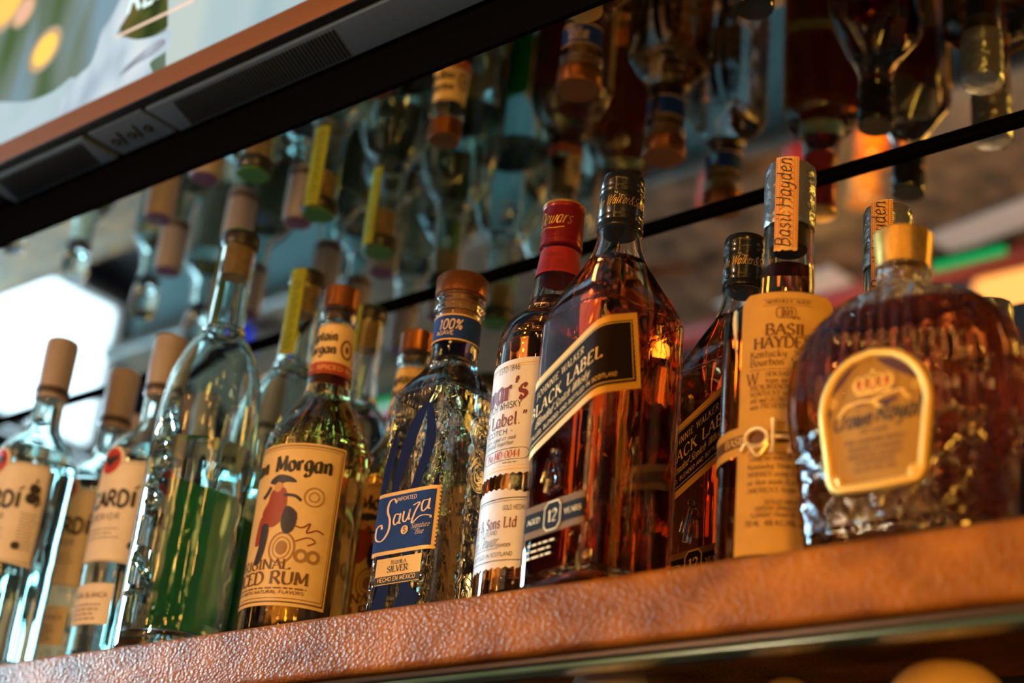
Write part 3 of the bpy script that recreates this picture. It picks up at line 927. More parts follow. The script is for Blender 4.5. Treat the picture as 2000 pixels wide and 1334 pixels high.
def dewar(loc, rz, label):
    t = thing('whisky_bottle', label, 'bottle', loc, rz)
    B = DEWAR
    B.shell(t, GLASS)
    B.liquid(t, HONEY, .243)
    c = cap('cap', t, RED_CAP, [(.0158, .287), (.0172, .288), (.0172, .2905), (.0165, .291), (.0165, .2925), (.0170, .293), (.0170, .3185), (.0166, .319), (.0166, .3200), (.0170, .3205), (.0170, .3225)], 72)
    cap('gold_cap_rim', c, GOLD, [(.0170, .3226), (.0173, .3230), (.0170, .3245), (.0155, .3250)], 72, (.3225, .3240, .0003))
    fc = B.mapper(.3, tube=(.0170, .0170, 2))
    inked('cap_script', fc, c, GOLD, text('Dewars', .010, .3035, .0105, 'script', thick=1.6, slant=.35, width=.030)
          + stroke([(-.006, .2985), (.004, .3005), (.012, .2995), (.020, .3005)], .0008), .0004)
    fn = B.mapper(.27)
    nl = patch('neck_sleeve', fn, t, mat('dark_red_sleeve', (.30, .012, .012), .38), .2625, .2845, -.06, .06, off=.0004, nu=40)
    inked('sleeve_lettering', fn, nl, INK_MAR, text('Dewars', .012, .276, .005, 'script', thick=1.4, width=.018) + text('WHITE LABEL', .012, .2695, .0032, 'sans', width=.026) + text('BLENDED SCOTCH', .012, .2655, .0025, 'sans', width=.026), .0008)
    f0 = B.mapper(.10)
    f = lambda s, z, off: f0(s, z - .009, off)
    lb = patch('label', f, t, PAPER_W, lambda u: .1015 + .0007 * math.sin(u * 110 * 1.2), lambda u: .190, -.058, .058, off=.0005, nu=110)
    inked('title_lettering', f, lb, INK_MAR, text("Dewar's", -.002, .158, .0165, 'serif', thick=2.7, thin=.9, width=.068)
          + text('White Label."', -.002, .1385, .0098, 'serif', thick=1.7, thin=.8, width=.070), .0009)
    inked('lettering', f, lb, INK, text('ESTD 1846', .013, .181, .0042, 'sans', thick=1.1, width=.022) + text('FINE SCOTCH WHISKY', -.002, .1515, .0052, 'sans', thick=1.2, width=.060)
          + text('TRUE SCOTCH -', -.002, .1320, .0040, 'sans', thick=1.2, width=.050)
          + text('Fine whiskies aged in oak', 0, .1275, .0032, 'script', thick=1.2, slant=.3, width=.052) + text('carefully blended together.', 0, .1235, .0032, 'script', thick=1.2, slant=.3, width=.050), .0009)
    inked('number_lettering', f, lb, INK_RED, text('No:MD-0044', .0145, .1135, .0056, 'serif', thick=1.7, width=.032), .0009)
    pill = [(-.004 + .0045 * math.cos(a), .1163 + .0042 * math.sin(a)) for a in [PI / 2 + PI * i / 8 for i in range(9)]] + \
           [(.033 + .0045 * math.cos(a), .1163 + .0042 * math.sin(a)) for a in [-PI / 2 + PI * i / 8 for i in range(9)]]
    pill.append(pill[0])
    inked('number_frame', f, lb, INK, ribbon(densify(pill, .004), lambda q: .0004), .0009)
    inked('border', f, lb, GOLD_P, rect(-.058, .058, .1855, .1862, 30) + rect(-.058, .058, .1838, .1841, 30) + rect(-.058, .058, .1045, .1052, 30) + rect(-.058, .058, .1072, .1075, 30), .0008)
    inked('side_print', f, lb, INK_GREY, lines(-.022, -.008, .119, .0026, 4, .0007) + lines(.016, .030, .1095, .002, 1, .0007), .0009)
    l2 = patch('lower_label', f, t, PAPER_W, lambda u: .0330 + .0006 * math.sin(u * 120), lambda u: .088 - .003 * math.cos(u * 6) + .0006 * math.sin(u * 120), -.056, .056, off=.0005, nu=110)
    inked('lower_title', f, l2, INK_MAR, text('John Dewar & Sons Ltd', -.004, .061, .0080, 'serif', thick=1.8, thin=.8, width=.074), .0009)
    inked('lower_lettering', f, l2, INK, text('PERTHSHIRE, SCOTLAND', -.004, .0565, .0030, 'sans', thick=1.1, width=.044) + text('BLENDED AND BOTTLED IN SCOTLAND', -.001, .0405, .0026, 'sans', thick=1.3, width=.066)
          + text('GOLD MEDAL', .030, .074, .0034, 'sans', thick=1.2, width=.018) + text('FOUNDER', .024, .0470, .0022, 'sans', thick=1.6, width=.012)
          + text('John Dewar', .000, .0480, .0080, 'script', thick=1.1, thin=.5, slant=.5, width=.036) + rect(-.02, .02, .0462, .0466)
          + rect(-.010, .05, .0825, .0832) + rect(-.010, .05, .0808, .0811) + rect(-.05, .05, .0375, .0380, 20), .0009)
    return t


dewar((.0492, .070, 0), math.radians(-24), 'round whisky bottle with red cap and white label')

# square whisky with slanted black label
use((.047, .0473), (.104, .1061), (.174, .1777), (.214, .2191), (.277, .2858), (.315, .3275), rs=1.018)
JW = Bottle([(0, .0355, .0355, 5), (.003, .0385, .0385, 7), (.01, .0390, .0390, 8), (.10, .0393, .0393, 8), (.190, .0393, .0393, 8), (.200, .0391, .0391, 7), (.210, .0380, .0380, 5), (.221, .0348, .0348, 3.2),
             (.234, .0290, .0290, 2.4), (.247, .0222, .0222, 2), (.262, .0172, .0172, 2), (.276, .0155, .0155, 2), (.302, .0150, .0150, 2)], 5, t=.003, base=.010, nang=96)
BLK_CAP = mat('black_metal_cap', (.010, .010, .011), .25, .2, coat=.5)


def jw(loc, rz, label):
    t = thing('square_whisky_bottle', label, 'bottle', loc, rz, 'square whisky bottles with slanted black labels')
    B = JW
    B.shell(t, GLASS)
    B.liquid(t, AMBER, .247)
    c = cap('cap', t, BLK_CAP, [(.0158, .272), (.0170, .273), (.0172, .276), (.0166, .2775), (.0166, .279), (.0170, .2795), (.0170, .2815), (.0164, .282), (.0164, .2835), (.0168, .284), (.0168, .2995),
                                (.0163, .300), (.0163, .3015), (.0167, .302), (.0167, .3035), (.0162, .304), (.0162, .3055), (.0166, .306), (.0166, .313), (.0158, .315)], 72)
    fc = B.mapper(.3, tube=(.0168, .0168, 2))
    inked('cap_script', fc, c, GOLD, text('John Walker&Sons', .012, .2885, .0070, 'script', thick=1.5, slant=.4, width=.046), .0004)
    sl = math.tan(math.radians(23.5))
    f0 = B.mapper(.12, slope=sl)
    f = lambda s, z, off: f0(s, z - .003, off)
    # flatter rise on the side face, as the label wraps
    W0 = .0365
    lb = patch('label', f, t, mat('gold_label_border', (.78, .42, .07), .5, .15, spec=.3), .112, .170, -.0385, lambda v: .072 - .008 * v, off=.0005, nu=60)
    inked('black_field', f, lb, BLACK_L, [q for i in range(12) for q in rect(-.0385, .0672 - .0006 * i, .1175 + i * .00392, .1175 + (i + 1) * .00392, 40)], .0008)
    gl = [q for (a, b) in ((.1192, .1198), (.1630, .1636)) for q in rect(-.0385, .0645, a, b, 40)]
    inked('border', f, lb, GOLD_P, gl + stroke([(.0648, .1192), (.0590, .1636)], .0006, False), .0010)
    inked('title_lettering', f, lb, GOLD_P, text('BLACK LABEL', .0012, .1395, .0090, 'serif', thick=1.7, thin=.7, track=1.2, width=.073)
          + text('JOHNNIE WALKER', -.004, .1530, .0054, 'serif', thick=1.4, thin=.7, track=1.5, width=.050), .0011)
    inked('script_lettering', f, lb, GOLD_P, text('Blended Scotch Whisky', .000, .1302, .0062, 'script', thick=1.5, thin=.5, slant=.4, width=.056)
          + text('DISTILLED, BLENDED AND BOTTLED IN SCOTLAND', .006, .1232, .0030, 'sans', thick=1.5, width=.088, track=1), .0011)
    g0 = B.mapper(.06)
    g2 = lambda s, z, off: g0(s, z - .011, off)
    l2 = patch('age_label', g2, t, mat('dark_gold_label', (.20, .10, .02), .7, 0, spec=.1), .046, .069, -.031, .034, off=.0005)
    inked('age_band', g2, l2, BLACK_L, rect(-.031, .034, .0510, .0640), .0008)
    oc = [(.0015 + .0085 * sx, .0575 + .0098 * sy) for sx, sy in ((-.62, -1), (.62, -1), (1, -.62), (1, .62), (.62, 1), (-.62, 1), (-1, .62), (-1, -.62), (-.62, -1))]
    inked('age_badge', g2, l2, BLACK_L, poly(oc[:-1]), .0011)
    inked('age_lettering', g2, l2, GOLD_P, ribbon(densify(oc, .004), lambda q: .0009) + text('12', .0015, .0535, .0082, 'serif', thick=1.9, width=.0095)
          + text('AGED', -.019, .0558, .0036, 'serif', thick=1.7, width=.014) + text('YEARS', .0225, .0558, .0036, 'serif', thick=1.7, width=.017), .0014)
    inked('small_print', g2, t, GOLD_P, lines(-.026, .006, .040, .0045, 3, .0014), .0005)
    # embossed striding figure in the glass
    g = MB()
    for pts in ([(-.004, .100), (-.006, .088), (-.010, .076)], [(-.004, .100), (.002, .088), (.003, .078), (.007, .075)], [(-.008, .100), (-.012, .090), (-.014, .084)], [(.000, .098), (.006, .090)]):
        g.tube([g2(p[0], p[1], .0002) for p in catmull(pts, 4)], .0022, 6)
    g.lathe([(.0001, -.003), (.003, -.0015), (.003, .0015), (.0001, .003)], 10, tuple(g2(-.004, .104, 0)))
    g.out('raised_figure', GLASS, t)
    return t


jw((.1324, .0378, 0), math.radians(-14), 'front square whisky bottle with slanted black and gold label')
jw((.1625, .164, 0), math.radians(-14), 'square black-label whisky bottle behind, between its twin and the kraft-labelled bourbon')

# bourbon with kraft paper apron
use((.226, .2340), (.246, .2550), (.314, .3300), rs=1.04)
BAS = Bottle([(0, .038, .038, 2), (.004, .0418, .0418, 2), (.02, .0422, .0422, 2), (.10, .0425, .0425, 2), (.186, .0425, .0425, 2), (.193, .0412, .0412, 2), (.1985, .036, .036, 2), (.2025, .028, .028, 2),
              (.207, .0210, .0210, 2), (.212, .0190, .0190, 2), (.236, .0182, .0182, 2), (.27, .0172, .0172, 2), (.300, .0170, .0170, 2)], 4, t=.0028)
FOIL = mat('silver_foil', (.42, .45, .48), .28, .9, bump=.9, bscale=110)
STRIPO = mat('orange_strip_paper', (.82, .50, .20), .5)
STRIPI = mat('orange_strip_ink', (.72, .20, .03), .5)


def basil(loc, rz, label):
    t = thing('bourbon_bottle', label, 'bottle', loc, rz, 'bourbon bottles with foil necks and kraft labels')
    B = BAS
    B.shell(t, GLASS)
    B.liquid(t, DEEP, .236)
    c = cap('foil_capsule', t, FOIL, [(.0176, .267), (.0181, .268), (.0180, .272), (.0184, .276)] + [(.0180, .278 + .0031 * k_) for k_ in range(11)] + [(.0178, .3115), (.0172, .3135), (.0150, .3142)], 48)
    for v in c.data.vertices:
        h_ = math.sin(v.co.z * 610 + 5 * math.sin(math.atan2(v.co.y, v.co.x) * 4)) + math.sin(math.atan2(v.co.y, v.co.x) * 11 + v.co.z * 300)
        v.co.x *= 1 + .012 * h_
        v.co.y *= 1 + .012 * h_
    cap('cork', t, mat('black_cork', (.02, .018, .016), .5), [(.0130, .252), (.0136, .254), (.0136, .2665)], 32)
    fs = B.mapper(.28, tube=(.0192, .0192, 2), az=-99)
    st = patch('tax_strip', fs, t, STRIPO, lambda u: .2435 + .0006 * math.sin(u * 20), .3145, -.0085, .0085, 8, 24, .0004)
    q = []
    for sx in (-1, 1):
        for i in range(44):
            z = .246 + i * .00155
            q += rect(sx * .0073 - .0008, sx * .0073 + .0008, z, z + .0008, 1)
        q += rect(sx * .0052 - .00025, sx * .0052 + .00025, .245, .314, 1)
        for i in range(15):
            z = .247 + i * .0045
            q += stroke([(sx * .0045, z), (sx * .0012, z + .003)], .0012, False)
    inked('strip_pattern', fs, st, STRIPI, q, .0007)
    sc = text('Basil Hayden', 0, 0, .0105, 'script', thick=.95, thin=.7, slant=.25, width=.067)
    inked('strip_script', fs, st, INK, [[(-p[1] + .0030, .279 + p[0]) for p in qq] for qq in sc], .0010)
    # apron: a paper cylinder hugging the body and standing free in front of the shoulder
    f = B.mapper(.1, tube=(.0446, .0446, 2))

    def edge(v):
        return .0335 - (max(0, v - .955) / .045) ** 2 * .006
    lb = patch('label', f, t, KRAFT, .017, .1990, lambda v: -edge(v) - .001, lambda v: edge(v), off=.0003, nu=30, nv=60)
    tx = text('BASIL', -.001, .1673, .0080, thick=2.2, thin=.9, width=.029) + text("HAYDEN'S", .001, .1580, .0080, thick=2.2, thin=.9, width=.049) + text('W', -.0240, .1322, .0085, thick=1.5, thin=.5, width=.0085) \
        + text('DISTILLED AND BOTTLED BY', .0040, .0495, .0028, 'sans', thick=1.6, width=.034) + text('KENTUCKY SPRINGS DISTILLING CO.', .0020, .0453, .0028, 'sans', thick=1.6, width=.042) \
        + text('CLERMONT, FRANKFORT, KENTUCKY', .0010, .0410, .0028, 'sans', thick=1.6, width=.046) + text('750 ML   40% ALC./VOL. (80 PROOF)', 0, .0355, .0034, 'sans', thick=1.8, width=.052)
    br = text('ARTFULLY AGED', -.001, .1905, .0022, 'serif', thick=2.4, width=.030) + rect(-.018, .016, .1890, .1893) + rect(-.018, .016, .1934, .1937) \
        + text('Kentucky  Straight', .000, .1515, .0050, 'serif', thick=1.5, width=.052) + text('Bourbon  Whiskey', .000, .1455, .0050, 'serif', thick=1.5, width=.052) + rect(-.026, .027, .1425, .1428)
    rows = [('HEN BASIL HAYDEN SR.', -.0145, .1375), ('began distilling his smooth', -.0145, .1330), ('BOURBON here in', -.025, .1285), ('KENTUCKY was but 4 years', -.025, .1240), ('old and GEORGE WASHINGTON', -.025, .1195), ('was PRESIDENT.', -.025, .1150)]
    for s, u, v in rows:
        wd = (.026 - u) if 'PRES' not in s else .028
        br += text(s, u, v, .0034, 'serif', 'l', thick=1.6, width=wd)
    rows = [('Today, we make BASIL HAYDENS', .0790), ('Kentucky Straight Bourbon', .0736), ('WHISKEY using the same skill', .0682), ('as that made it a favorite of', .0628), ("AMERICA'S frontier settlers", .0574)]
    for s, v in rows:
        br += text(s, -.025, v, .0034, 'serif', 'l', thick=1.6, width=.052)
    br += rect(-.026, .030, .0838, .0841)
    inked('lettering', f, lb, INK_BR, tx, .0007)
    inked('small_lettering', f, lb, INK_BR, br, .0007)
    fe = lambda s, z, off: f(s - .001, z - .0150, off)
    inked('barrel_emblem', fe, lb, INK_BR, ring(-.0055, .1985, .0022, .0038, .0006) + [q2 for x in (-.003, -.0005, .002, .0045) for q2 in stroke([(x, .2022), (x + .0012, .1985), (x, .1948)], .0006)]
          + stroke([(-.0055, .2023), (.0045, .2023)], .0005) + stroke([(-.0055, .1947), (.0045, .1947)], .0005) + lines(.003, .009, .1950, .0012, 2, .0007) + lines(-.0045, .0035, .1992, .0014, 3, .0006, .1), .0007)
    # paper belt right round the bottle with a metal monogram
    fb0 = B.mapper(.1, tube=(.0451, .0451, 2))
    fb = lambda s, z, off: fb0(s, z - .0090, off)
    half = PI * .0451
    bl = patch('belt', fb, t, KRAFT, .0935, .1135, -half, half, off=.0004, nu=90, nv=3)
    inked('belt_stripe', fb, bl, INK_BR, rect(-half, half, .0995, .1075, 90), .0007)
    inked('belt_lettering', fb, bl, MATS['yellow_label_paper'], text('BASIL', -.0370, .1010, .0052, thick=1.9, width=.019) + text('HAYDENS', .035, .1010, .0052, thick=1.9, width=.030), .0010)
    g = MB()
    fbo = fb
    fb = lambda s, z, off: fbo((s - .0105) * 1.15, .1033 + (z - .1033) * 1.2, off * 1.2)
    for s0 in (.0035, .0135):
        g.tube([fb(s0, .0935 + i * .0028, .0022) for i in range(8)], [.0030, .0021, .0018, .0018, .0018, .0018, .0021, .0030], 8)
    g.tube([fb(.0035 + i * .0025, .1033, .0022) for i in range(5)], .0017, 8)
    g.tube([fb(-.006 + .0065 * math.cos(a), .1033 + .0052 * math.sin(a), .0022) for a in [PI * i / 8 for i in range(16)]], .0019, 8, True)
    g.tube([fb(-.0155 + i * .002, .0965 + .004 * math.sin(i * .9), .0020) for i in range(9)], .0017, 8)
    g.out('monogram', mat('polished_gold_metal', (.95, .78, .52), .4, .6), bl)
    return t


basil((.2465, .0915, 0), math.radians(33), 'front bourbon bottle with kraft apron label and foil neck')
basil((.2787, .182, 0), math.radians(22), 'bourbon bottle at the back, only its foil neck showing behind the gold stopper')


# diamond-cut decanter
def cutglass(p, z):
    if z < .010 or z > .186:
        return 0
    # azimuth of the plain label area at the front
    d = abs(((p + PI / 2 + PI) % (2 * PI)) - PI)
    if z < .078 or z > .150:
        a = p * 7 + z * 95
        b = p * 7 - z * 95
        g = min(abs(math.sin(a / 1.0)), abs(math.sin(b / 1.0)))
        return -.0022 * math.exp(-(g / .13) ** 2) + .0005 * math.sin(p * 61) * math.sin(z * 700)
    return .0011 * math.sin(p * 30)


use((.125, .119), (.165, .166), (.178, .1765), (.1915, .1921), (.215, .2179))
CROWN = Bottle([(0, .058, .030, 2.6), (.004, .0635, .0340, 2.7), (.02, .066, .0355, 2.7), (.06, .0700, .0375, 2.6), (.10, .0765, .0392, 2.5), (.125, .0765, .0392, 2.4), (.142, .0715, .0380, 2.3), (.155, .0610, .0350, 2.2),
                (.164, .0460, .0310, 2.1), (.170, .0320, .0260, 2), (.174, .0210, .0200, 2), (.178, .0172, .0172, 2), (.184, .0168, .0168, 2), (.188, .0180, .0180, 2), (.191, .0180, .0180, 2)], 5,
               disp=cutglass, t=.0045, base=.012, nang=240, dz=.0016)
t = thing('whisky_decanter', 'wide diamond-cut whisky bottle with gold stopper and glowing gold-framed label', 'bottle', (.3630, .0405, 0), 0)
CROWN.shell(t, GLASS)
CROWN_L = CROWN.liquid(t, liquid_mat('decanter_whisky', (.84, .45, .01), 50), .156)
cap('stopper', t, mat('brushed_gold_stopper', (.80, .48, .12), .35, .9, noise=.15, nscale=250), [(.0165, .1915), (.0172, .192), (.0178, .200), (.0192, .2125), (.0190, .2140), (.0170, .2150)], 90, (.1925, .2120, .0003))
f = CROWN.mapper(.09)


def ov(v):
    # half width of the label, flat at the base and arched at the top
    if v < .06:
        return .0265 + .004 * (v / .06)
    if v < .55:
        return .0305 + .0035 * (v - .06) / .49
    k = (v - .55) / .45
    return max(.0006, .034 * math.sqrt(max(0, 1 - k ** 2.1)))


Z0, Z1 = .040, .1375
f_c = lambda s, z, off: f(s, .035 + (z - Z0) * .088 / .0975, off)
lb = patch('label', f_c, t, mat('gold_brown_label_paper', (.40, .21, .015), .5, .15, noise=.08, nscale=30), Z0, Z1, lambda v: -ov(v), lambda v: ov(v), 24, 40, .0010)
outl = [(-ov(v), Z0 + (Z1 - Z0) * v) for v in [i / 30 for i in range(31)]] + [(ov(v), Z0 + (Z1 - Z0) * v) for v in [i / 30 for i in range(29, -1, -1)]]
base_l = [(.0265 - .053 * i / 8, Z0 - .0015 * math.sin(PI * i / 8)) for i in range(1, 8)]
g = MB()
g.tube([f_c(a, b, .0016) for a, b in outl + base_l], .0030, 10, True)
for sx in (-1, 1):
    g.tube([f_c(sx * (.0265 + .003 * math.cos(a)), Z0 + .004 + .004 * math.sin(a), .002) for a in [PI * i / 5 for i in range(10)]], .0022, 8, True)
g.out('label_frame', mat('pale_gold_frame', (1.0, .66, .16), .45, .45), t)
PURP = mat('purple_ink', (.085, .022, .045), .5)
sw = poly([(-.0305, .1110), (-.0250, .1240), (-.0150, .1340), (-.0085, .1365), (-.0150, .1250), (-.0230, .1150)], 3) + poly([(.0305, .1110), (.0250, .1240), (.0150, .1340), (.0010, .1368), (.0060, .1280), (.0180, .1180)], 3)
inked('purple_swags', f_c, lb, PURP, sw + rect(-.0325, -.0285, .0960, .1010, 2) + rect(.0285, .0325, .0960, .1010, 2)
      + poly([(-.016, .1015), (-.004, .1040), (.000, .1010), (-.008, .0990)], 3) + poly([(.016, .1015), (.004, .1000), (.002, .0975), (.010, .0965)], 3) + poly([(.003, .1055), (.014, .1085), (.018, .1060), (.008, .1045)], 3), .0014)
GI = mat('bright_gold_ink', (.90, .58, .14), .4, .4)
cr = [q for x, r in ((-.009, .004), (-.0035, .0045), (.0035, .0045), (.009, .004)) for q in ring(x, .1150, r * .62, r * 1.25, .0012, 14)] + rect(-.011, .011, .1065, .1088) \
    + disc(0, .1230, .0015) + stroke([(-.011, .1090), (-.0125, .1150), (-.010, .1200)], .0012) + stroke([(.011, .1090), (.0125, .1150), (.010, .1200)], .0012) \
    + stroke([(-.018, .1000), (-.008, .1018), (0, .1010), (.008, .1045), (.018, .1060)], .0020) + stroke([(-.018, .1000), (-.021, .0960), (-.024, .0930)], .0018) \
    + stroke([(.018, .1060), (.020, .1010), (.023, .0985)], .0018) + stroke([(0, .1010), (.002, .0975), (.005, .0955)], .0022) + ring(-.0265, .1050, .0018, .0028, .001) + ring(.0265, .1080, .0018, .0028, .001)
inked('crown_emblem', f_c, lb, GI, cr, .0016)
inked('crown_jewels', f_c, lb, mat('jewel_red_ink', (.60, .05, .01), .5), disc(-.0072, .1140, .0022, .0038) + disc(0, .1140, .0026, .0042) + disc(.0072, .1140, .0022, .0038), .0015)
inked('title_script', f_c, lb, INK, text('Crown', -.0150, .0835, .0125, 'script', thick=2.3, thin=1.0, slant=.25, width=.026) + text('Royal', .0145, .0850, .0135, 'script', thick=2.3, thin=1.0, slant=.25, width=.027), .0014)
inked('small_lettering', f_c, lb, INK_BR, [q for k, (v, wd) in enumerate(((.078, .018), (.071, .040), (.0655, .034), (.060, .036), (.0555, .026), (.0505, .028)))
                                          for q in text(['DE LUXE', 'FINE CANADIAN WHISKY', 'BLENDED CANADIAN', 'IMPORTED WHISKY', 'CANADA', 'ALC BY VOL 40%'][k], .0, v, .0032, 'sans', thick=1.6, width=wd)], .0014)

# clear-capped bottles beyond the left edge, seen only in the overhead mirror
use((1, 1))
SMALL = Bottle([(0, .030, .030, 2), (.004, .0335, .0335, 2), (.10, .034, .034, 2), (.17, .034, .034, 2), (.190, .030, .030, 2), (.208, .019, .019, 2), (.222, .0145, .0145, 2), (.262, .0140, .0140, 2)], 4)
for yy, lab in ((.125, 'clear spirit bottle with glass stopper, left of the white rum, seen mirrored overhead'), (.216, 'second clear glass-stoppered bottle, against the back mirror at far left')):
    t = thing('vodka_bottle', lab, 'bottle', (-.880, yy, 0), 0, 'glass-stoppered bottles at far left')
    SMALL.shell(t, GLASS_TEAL_LIT)
    SMALL.liquid(t, WATER, .19)
    c = cap('glass_stopper', t, GLASS_TEAL_LIT, [(.0140, .263), (.0175, .266), (.0190, .296), (.0175, .300)])
    cap('neck_ring', t, mat('dark_neck_ring', (.03, .02, .05), .4), [(.0146, .250), (.0152, .251), (.0152, .258), (.0146, .259)])
    ff = SMALL.mapper(.1)
    patch('label', ff, t, PAPER_W, .04, .15, -.04, .04, off=.0004)

# ------------------------------------------------------------------ the bar back
mt, tr, b = nt('orange_painted_wood')
tc = tr.nodes.new('ShaderNodeTexCoord')
mp = tr.nodes.new('ShaderNodeMapping')
mp.inputs['Scale'].default_value = (0.7, 1, 1)
vo = tr.nodes.new('ShaderNodeTexVoronoi')
vo.inputs['Scale'].default_value = 420
n1 = tr.nodes.new('ShaderNodeTexNoise')
n1.inputs['Scale'].default_value = 340
n1.inputs['Detail'].default_value = 4
n2 = tr.nodes.new('ShaderNodeTexNoise')
n2.inputs['Scale'].default_value = 25
n2.inputs['Detail'].default_value = 5
ad = tr.nodes.new('ShaderNodeMath')
ad.operation = 'ADD'
bp = tr.nodes.new('ShaderNodeBump')
bp.inputs['Strength'].default_value = 0.42
bp.inputs['Distance'].default_value = 0.0018
cr_ = tr.nodes.new('ShaderNodeValToRGB')
cr_.color_ramp.elements[0].position = .3
cr_.color_ramp.elements[1].position = .72
cr_.color_ramp.elements[0].color = (.12, .028, .002, 1)
cr_.color_ramp.elements[1].color = (.48, .165, .008, 1)
for a, c_ in ((tc.outputs['Object'], mp.inputs['Vector']), (mp.outputs[0], vo.inputs['Vector']), (mp.outputs[0], n1.inputs['Vector']), (mp.outputs[0], n2.inputs['Vector']),
              (vo.outputs['Distance'], ad.inputs[0]), (n1.outputs['Fac'], ad.inputs[1]), (ad.outputs[0], bp.inputs['Height']), (bp.outputs[0], b.inputs['Normal']),
              (n2.outputs['Fac'], cr_.inputs[0]), (cr_.outputs[0], b.inputs['Base Color'])):
    tr.links.new(a, c_)
b.inputs['Roughness'].default_value = .5
b.inputs['Specular IOR Level'].default_value = .5
b.inputs['Specular Tint'].default_value = (1.0, .50, .12, 1)
g = MB()
g.bevbox(-2.2, 1.4, 0, .045, -.0465, 0, .005)
g.box(-2.2, 1.4, .0448, .2725, -.012, 0)
tag(g.out('shelf', mt), 'thick orange-brown wooden shelf carrying the bottles', 'shelf')

MIRROR = mat('mirror_silvering', (.80, .84, .83), .015, 1.0)
DARKW = mat('black_cabinet_paint', (.003, .003, .004), .9, spec=0)
g = MB()
g.box(-2.2, 1.4, .2728, .278, .0, .4416)
tag(g.out('wall_mirror', MIRROR, smooth=False), 'upright mirror panel along the back of the shelf', 'mirror')
g = MB()
g.box(-2.2, 1.4, -.0297, .2728, .4416, .4466)
tag(g.out('overhead_mirror', MIRROR, smooth=False), 'horizontal mirror panel above the bottles reflecting them upside down', 'mirror')
g = MB()
g.box(-2.2, 1.4, .2680, .2726, .4365, .4414)
struct(g.out('trim_1', mat('black_trim', (.002, .002, .002), 1.0, spec=0), smooth=False))
g = MB()
g.box(-2.2, 1.4, -.0297, .2728, .4468, 1.2)
g.box(-2.2, 1.4, -.0345, -.0299, .4416, .470)
tag(g.out('bar_cabinet', DARKW, smooth=False), 'black cabinet above the mirror, behind the television', 'cabinet')
# metal channel and glass light lip below the shelf front
g = MB()
g.bevbox(-2.2, 1.4, .006, .040, -.053, -.0467, .002)
struct(g.out('trim_2', mat('dark_metal_channel', (.05, .03, .02), .35, .6), smooth=True))
g = MB()
g.bevbox(-2.2, 1.4, .006, .020, -.0572, -.0532, .0012)
struct(g.out('trim_3', mat('green_glass_edge', (.06, .12, .09), .2, .2, noise=.5, nscale=9)))
struct(MB.out((lambda q: (q.box(-2.2, 1.4, .279, .30, -1.6, .0), q)[1])(MB()), 'wall_back', mat('dark_backboard', (.02, .012, .010), .6), smooth=False))
g = MB()
g.bevbox(-2.2, 1.4, 0, .279, -.44, -.40, .004)
tag(g.out('lower_shelf', mt), 'second wooden shelf below the first, mostly out of view', 'shelf')
# jugs and boxes on the shelf below
for i, (x, y, r, colr, lab) in enumerate(((.088, .125, .030, (.75, .66, .58), 'cream ceramic jug top under the shelf, bottom centre'),
                                          (.225, .140, .024, (.45, .30, .18), 'small tan jug top under the shelf, between two larger ones'),
                                          (.350, .120, .040, (.85, .55, .25), 'large amber-cream jug top under the shelf, bottom right'))):
    t = thing('ceramic_jug', lab, 'jug', (x, y, -.40), 0, 'jugs on the lower shelf')
    m_ = mat('jug_glaze_%s' % 'abc'[i], colr, .3, noise=.1)
    hgt = (.3860, .3620, .3570)[i]
    b_ = MB()
    b_.lathe(catmull([(r * .9, 0), (r * 1.15, .02), (r * 1.25, .15), (r * 1.2, .24), (r * 1.05, hgt - .045), (r * .95, hgt - .022), (r * .70, hgt - .008), (r * .4, hgt - .0015), (.001, hgt)], 5), 40)
    b_.out('body', m_, t)
    hb = MB()
    hb.tube(catmull([(0, -r * 1.1, .12), (0, -r * 1.9, .14), (0, -r * 1.9, .22), (0, -r * 1.1, .24)], 5), .006, 10)
    hb.out('handle', m_, t)

# ------------------------------------------------------------------ television
t = thing('television', 'large television hung in front of the black cabinet, lit screen seen from below', 'television', (0, 0, .492))
TVB = mat('tv_black_plastic', (.004, .004, .005), .4, spec=.25)
TVG = mat('tv_blue_lit_plastic', (.075, .12, .19), .38, bump=.15, bscale=900)  # blue cast of cool light put into the grey plastic
TX0, TX1 = -.80, .78
g = MB()
g.bevbox(TX0, TX1, -.0860, -.0352, .0015, .70, .002)
g.out('housing', TVB, t)
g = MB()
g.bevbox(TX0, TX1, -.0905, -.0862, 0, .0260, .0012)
g.out('bottom_bezel', mat('orange_lit_bezel', (.30, .095, .001), .42, .4, bump=.15, bscale=1500), t)  # reflected orange light put into the bezel colour
g = MB()
g.bevbox(TX0, TX1, -.0912, -.0862, -.0020, -.0001, .0005)
g.out('lower_lip', TVB, t)
# underside: a grey strip with two speaker grilles and a socket plate
PX0 = -.610
g = MB()
g.bevbox(PX0, -.440, -.0790, -.0353, -.0032, .0014, .0016)
g.bevbox(-.432, -.352, -.0790, -.0353, -.0014, .0014, .0010)
g.bevbox(-.344, TX1 - .02, -.0790, -.0353, -.0032, .0014, .0016)
up = g.out('underside_panel', TVG, t)
for (a, b2) in ((-.596, -.452), (-.318, -.105)):
    g = MB()
    k = int((b2 - a) / .0044)
    for i in range(k):
        x = a + i * .0044
        vs = [(x + .008, -.0740, -.0040), (x + .0100, -.0740, -.0040), (x + .0020 - .006, -.0385, -.0040), (x - .006, -.0385, -.0040)]
        vs2 = [(p[0], p[1], -.0031) for p in vs]
        g.add(vs + vs2, [(0, 1, 2, 3), (4, 7, 6, 5), (0, 4, 5, 1), (1, 5, 6, 2), (2, 6, 7, 3), (3, 7, 4, 0)])
    g.out('speaker_grille', TVB, up, smooth=False)
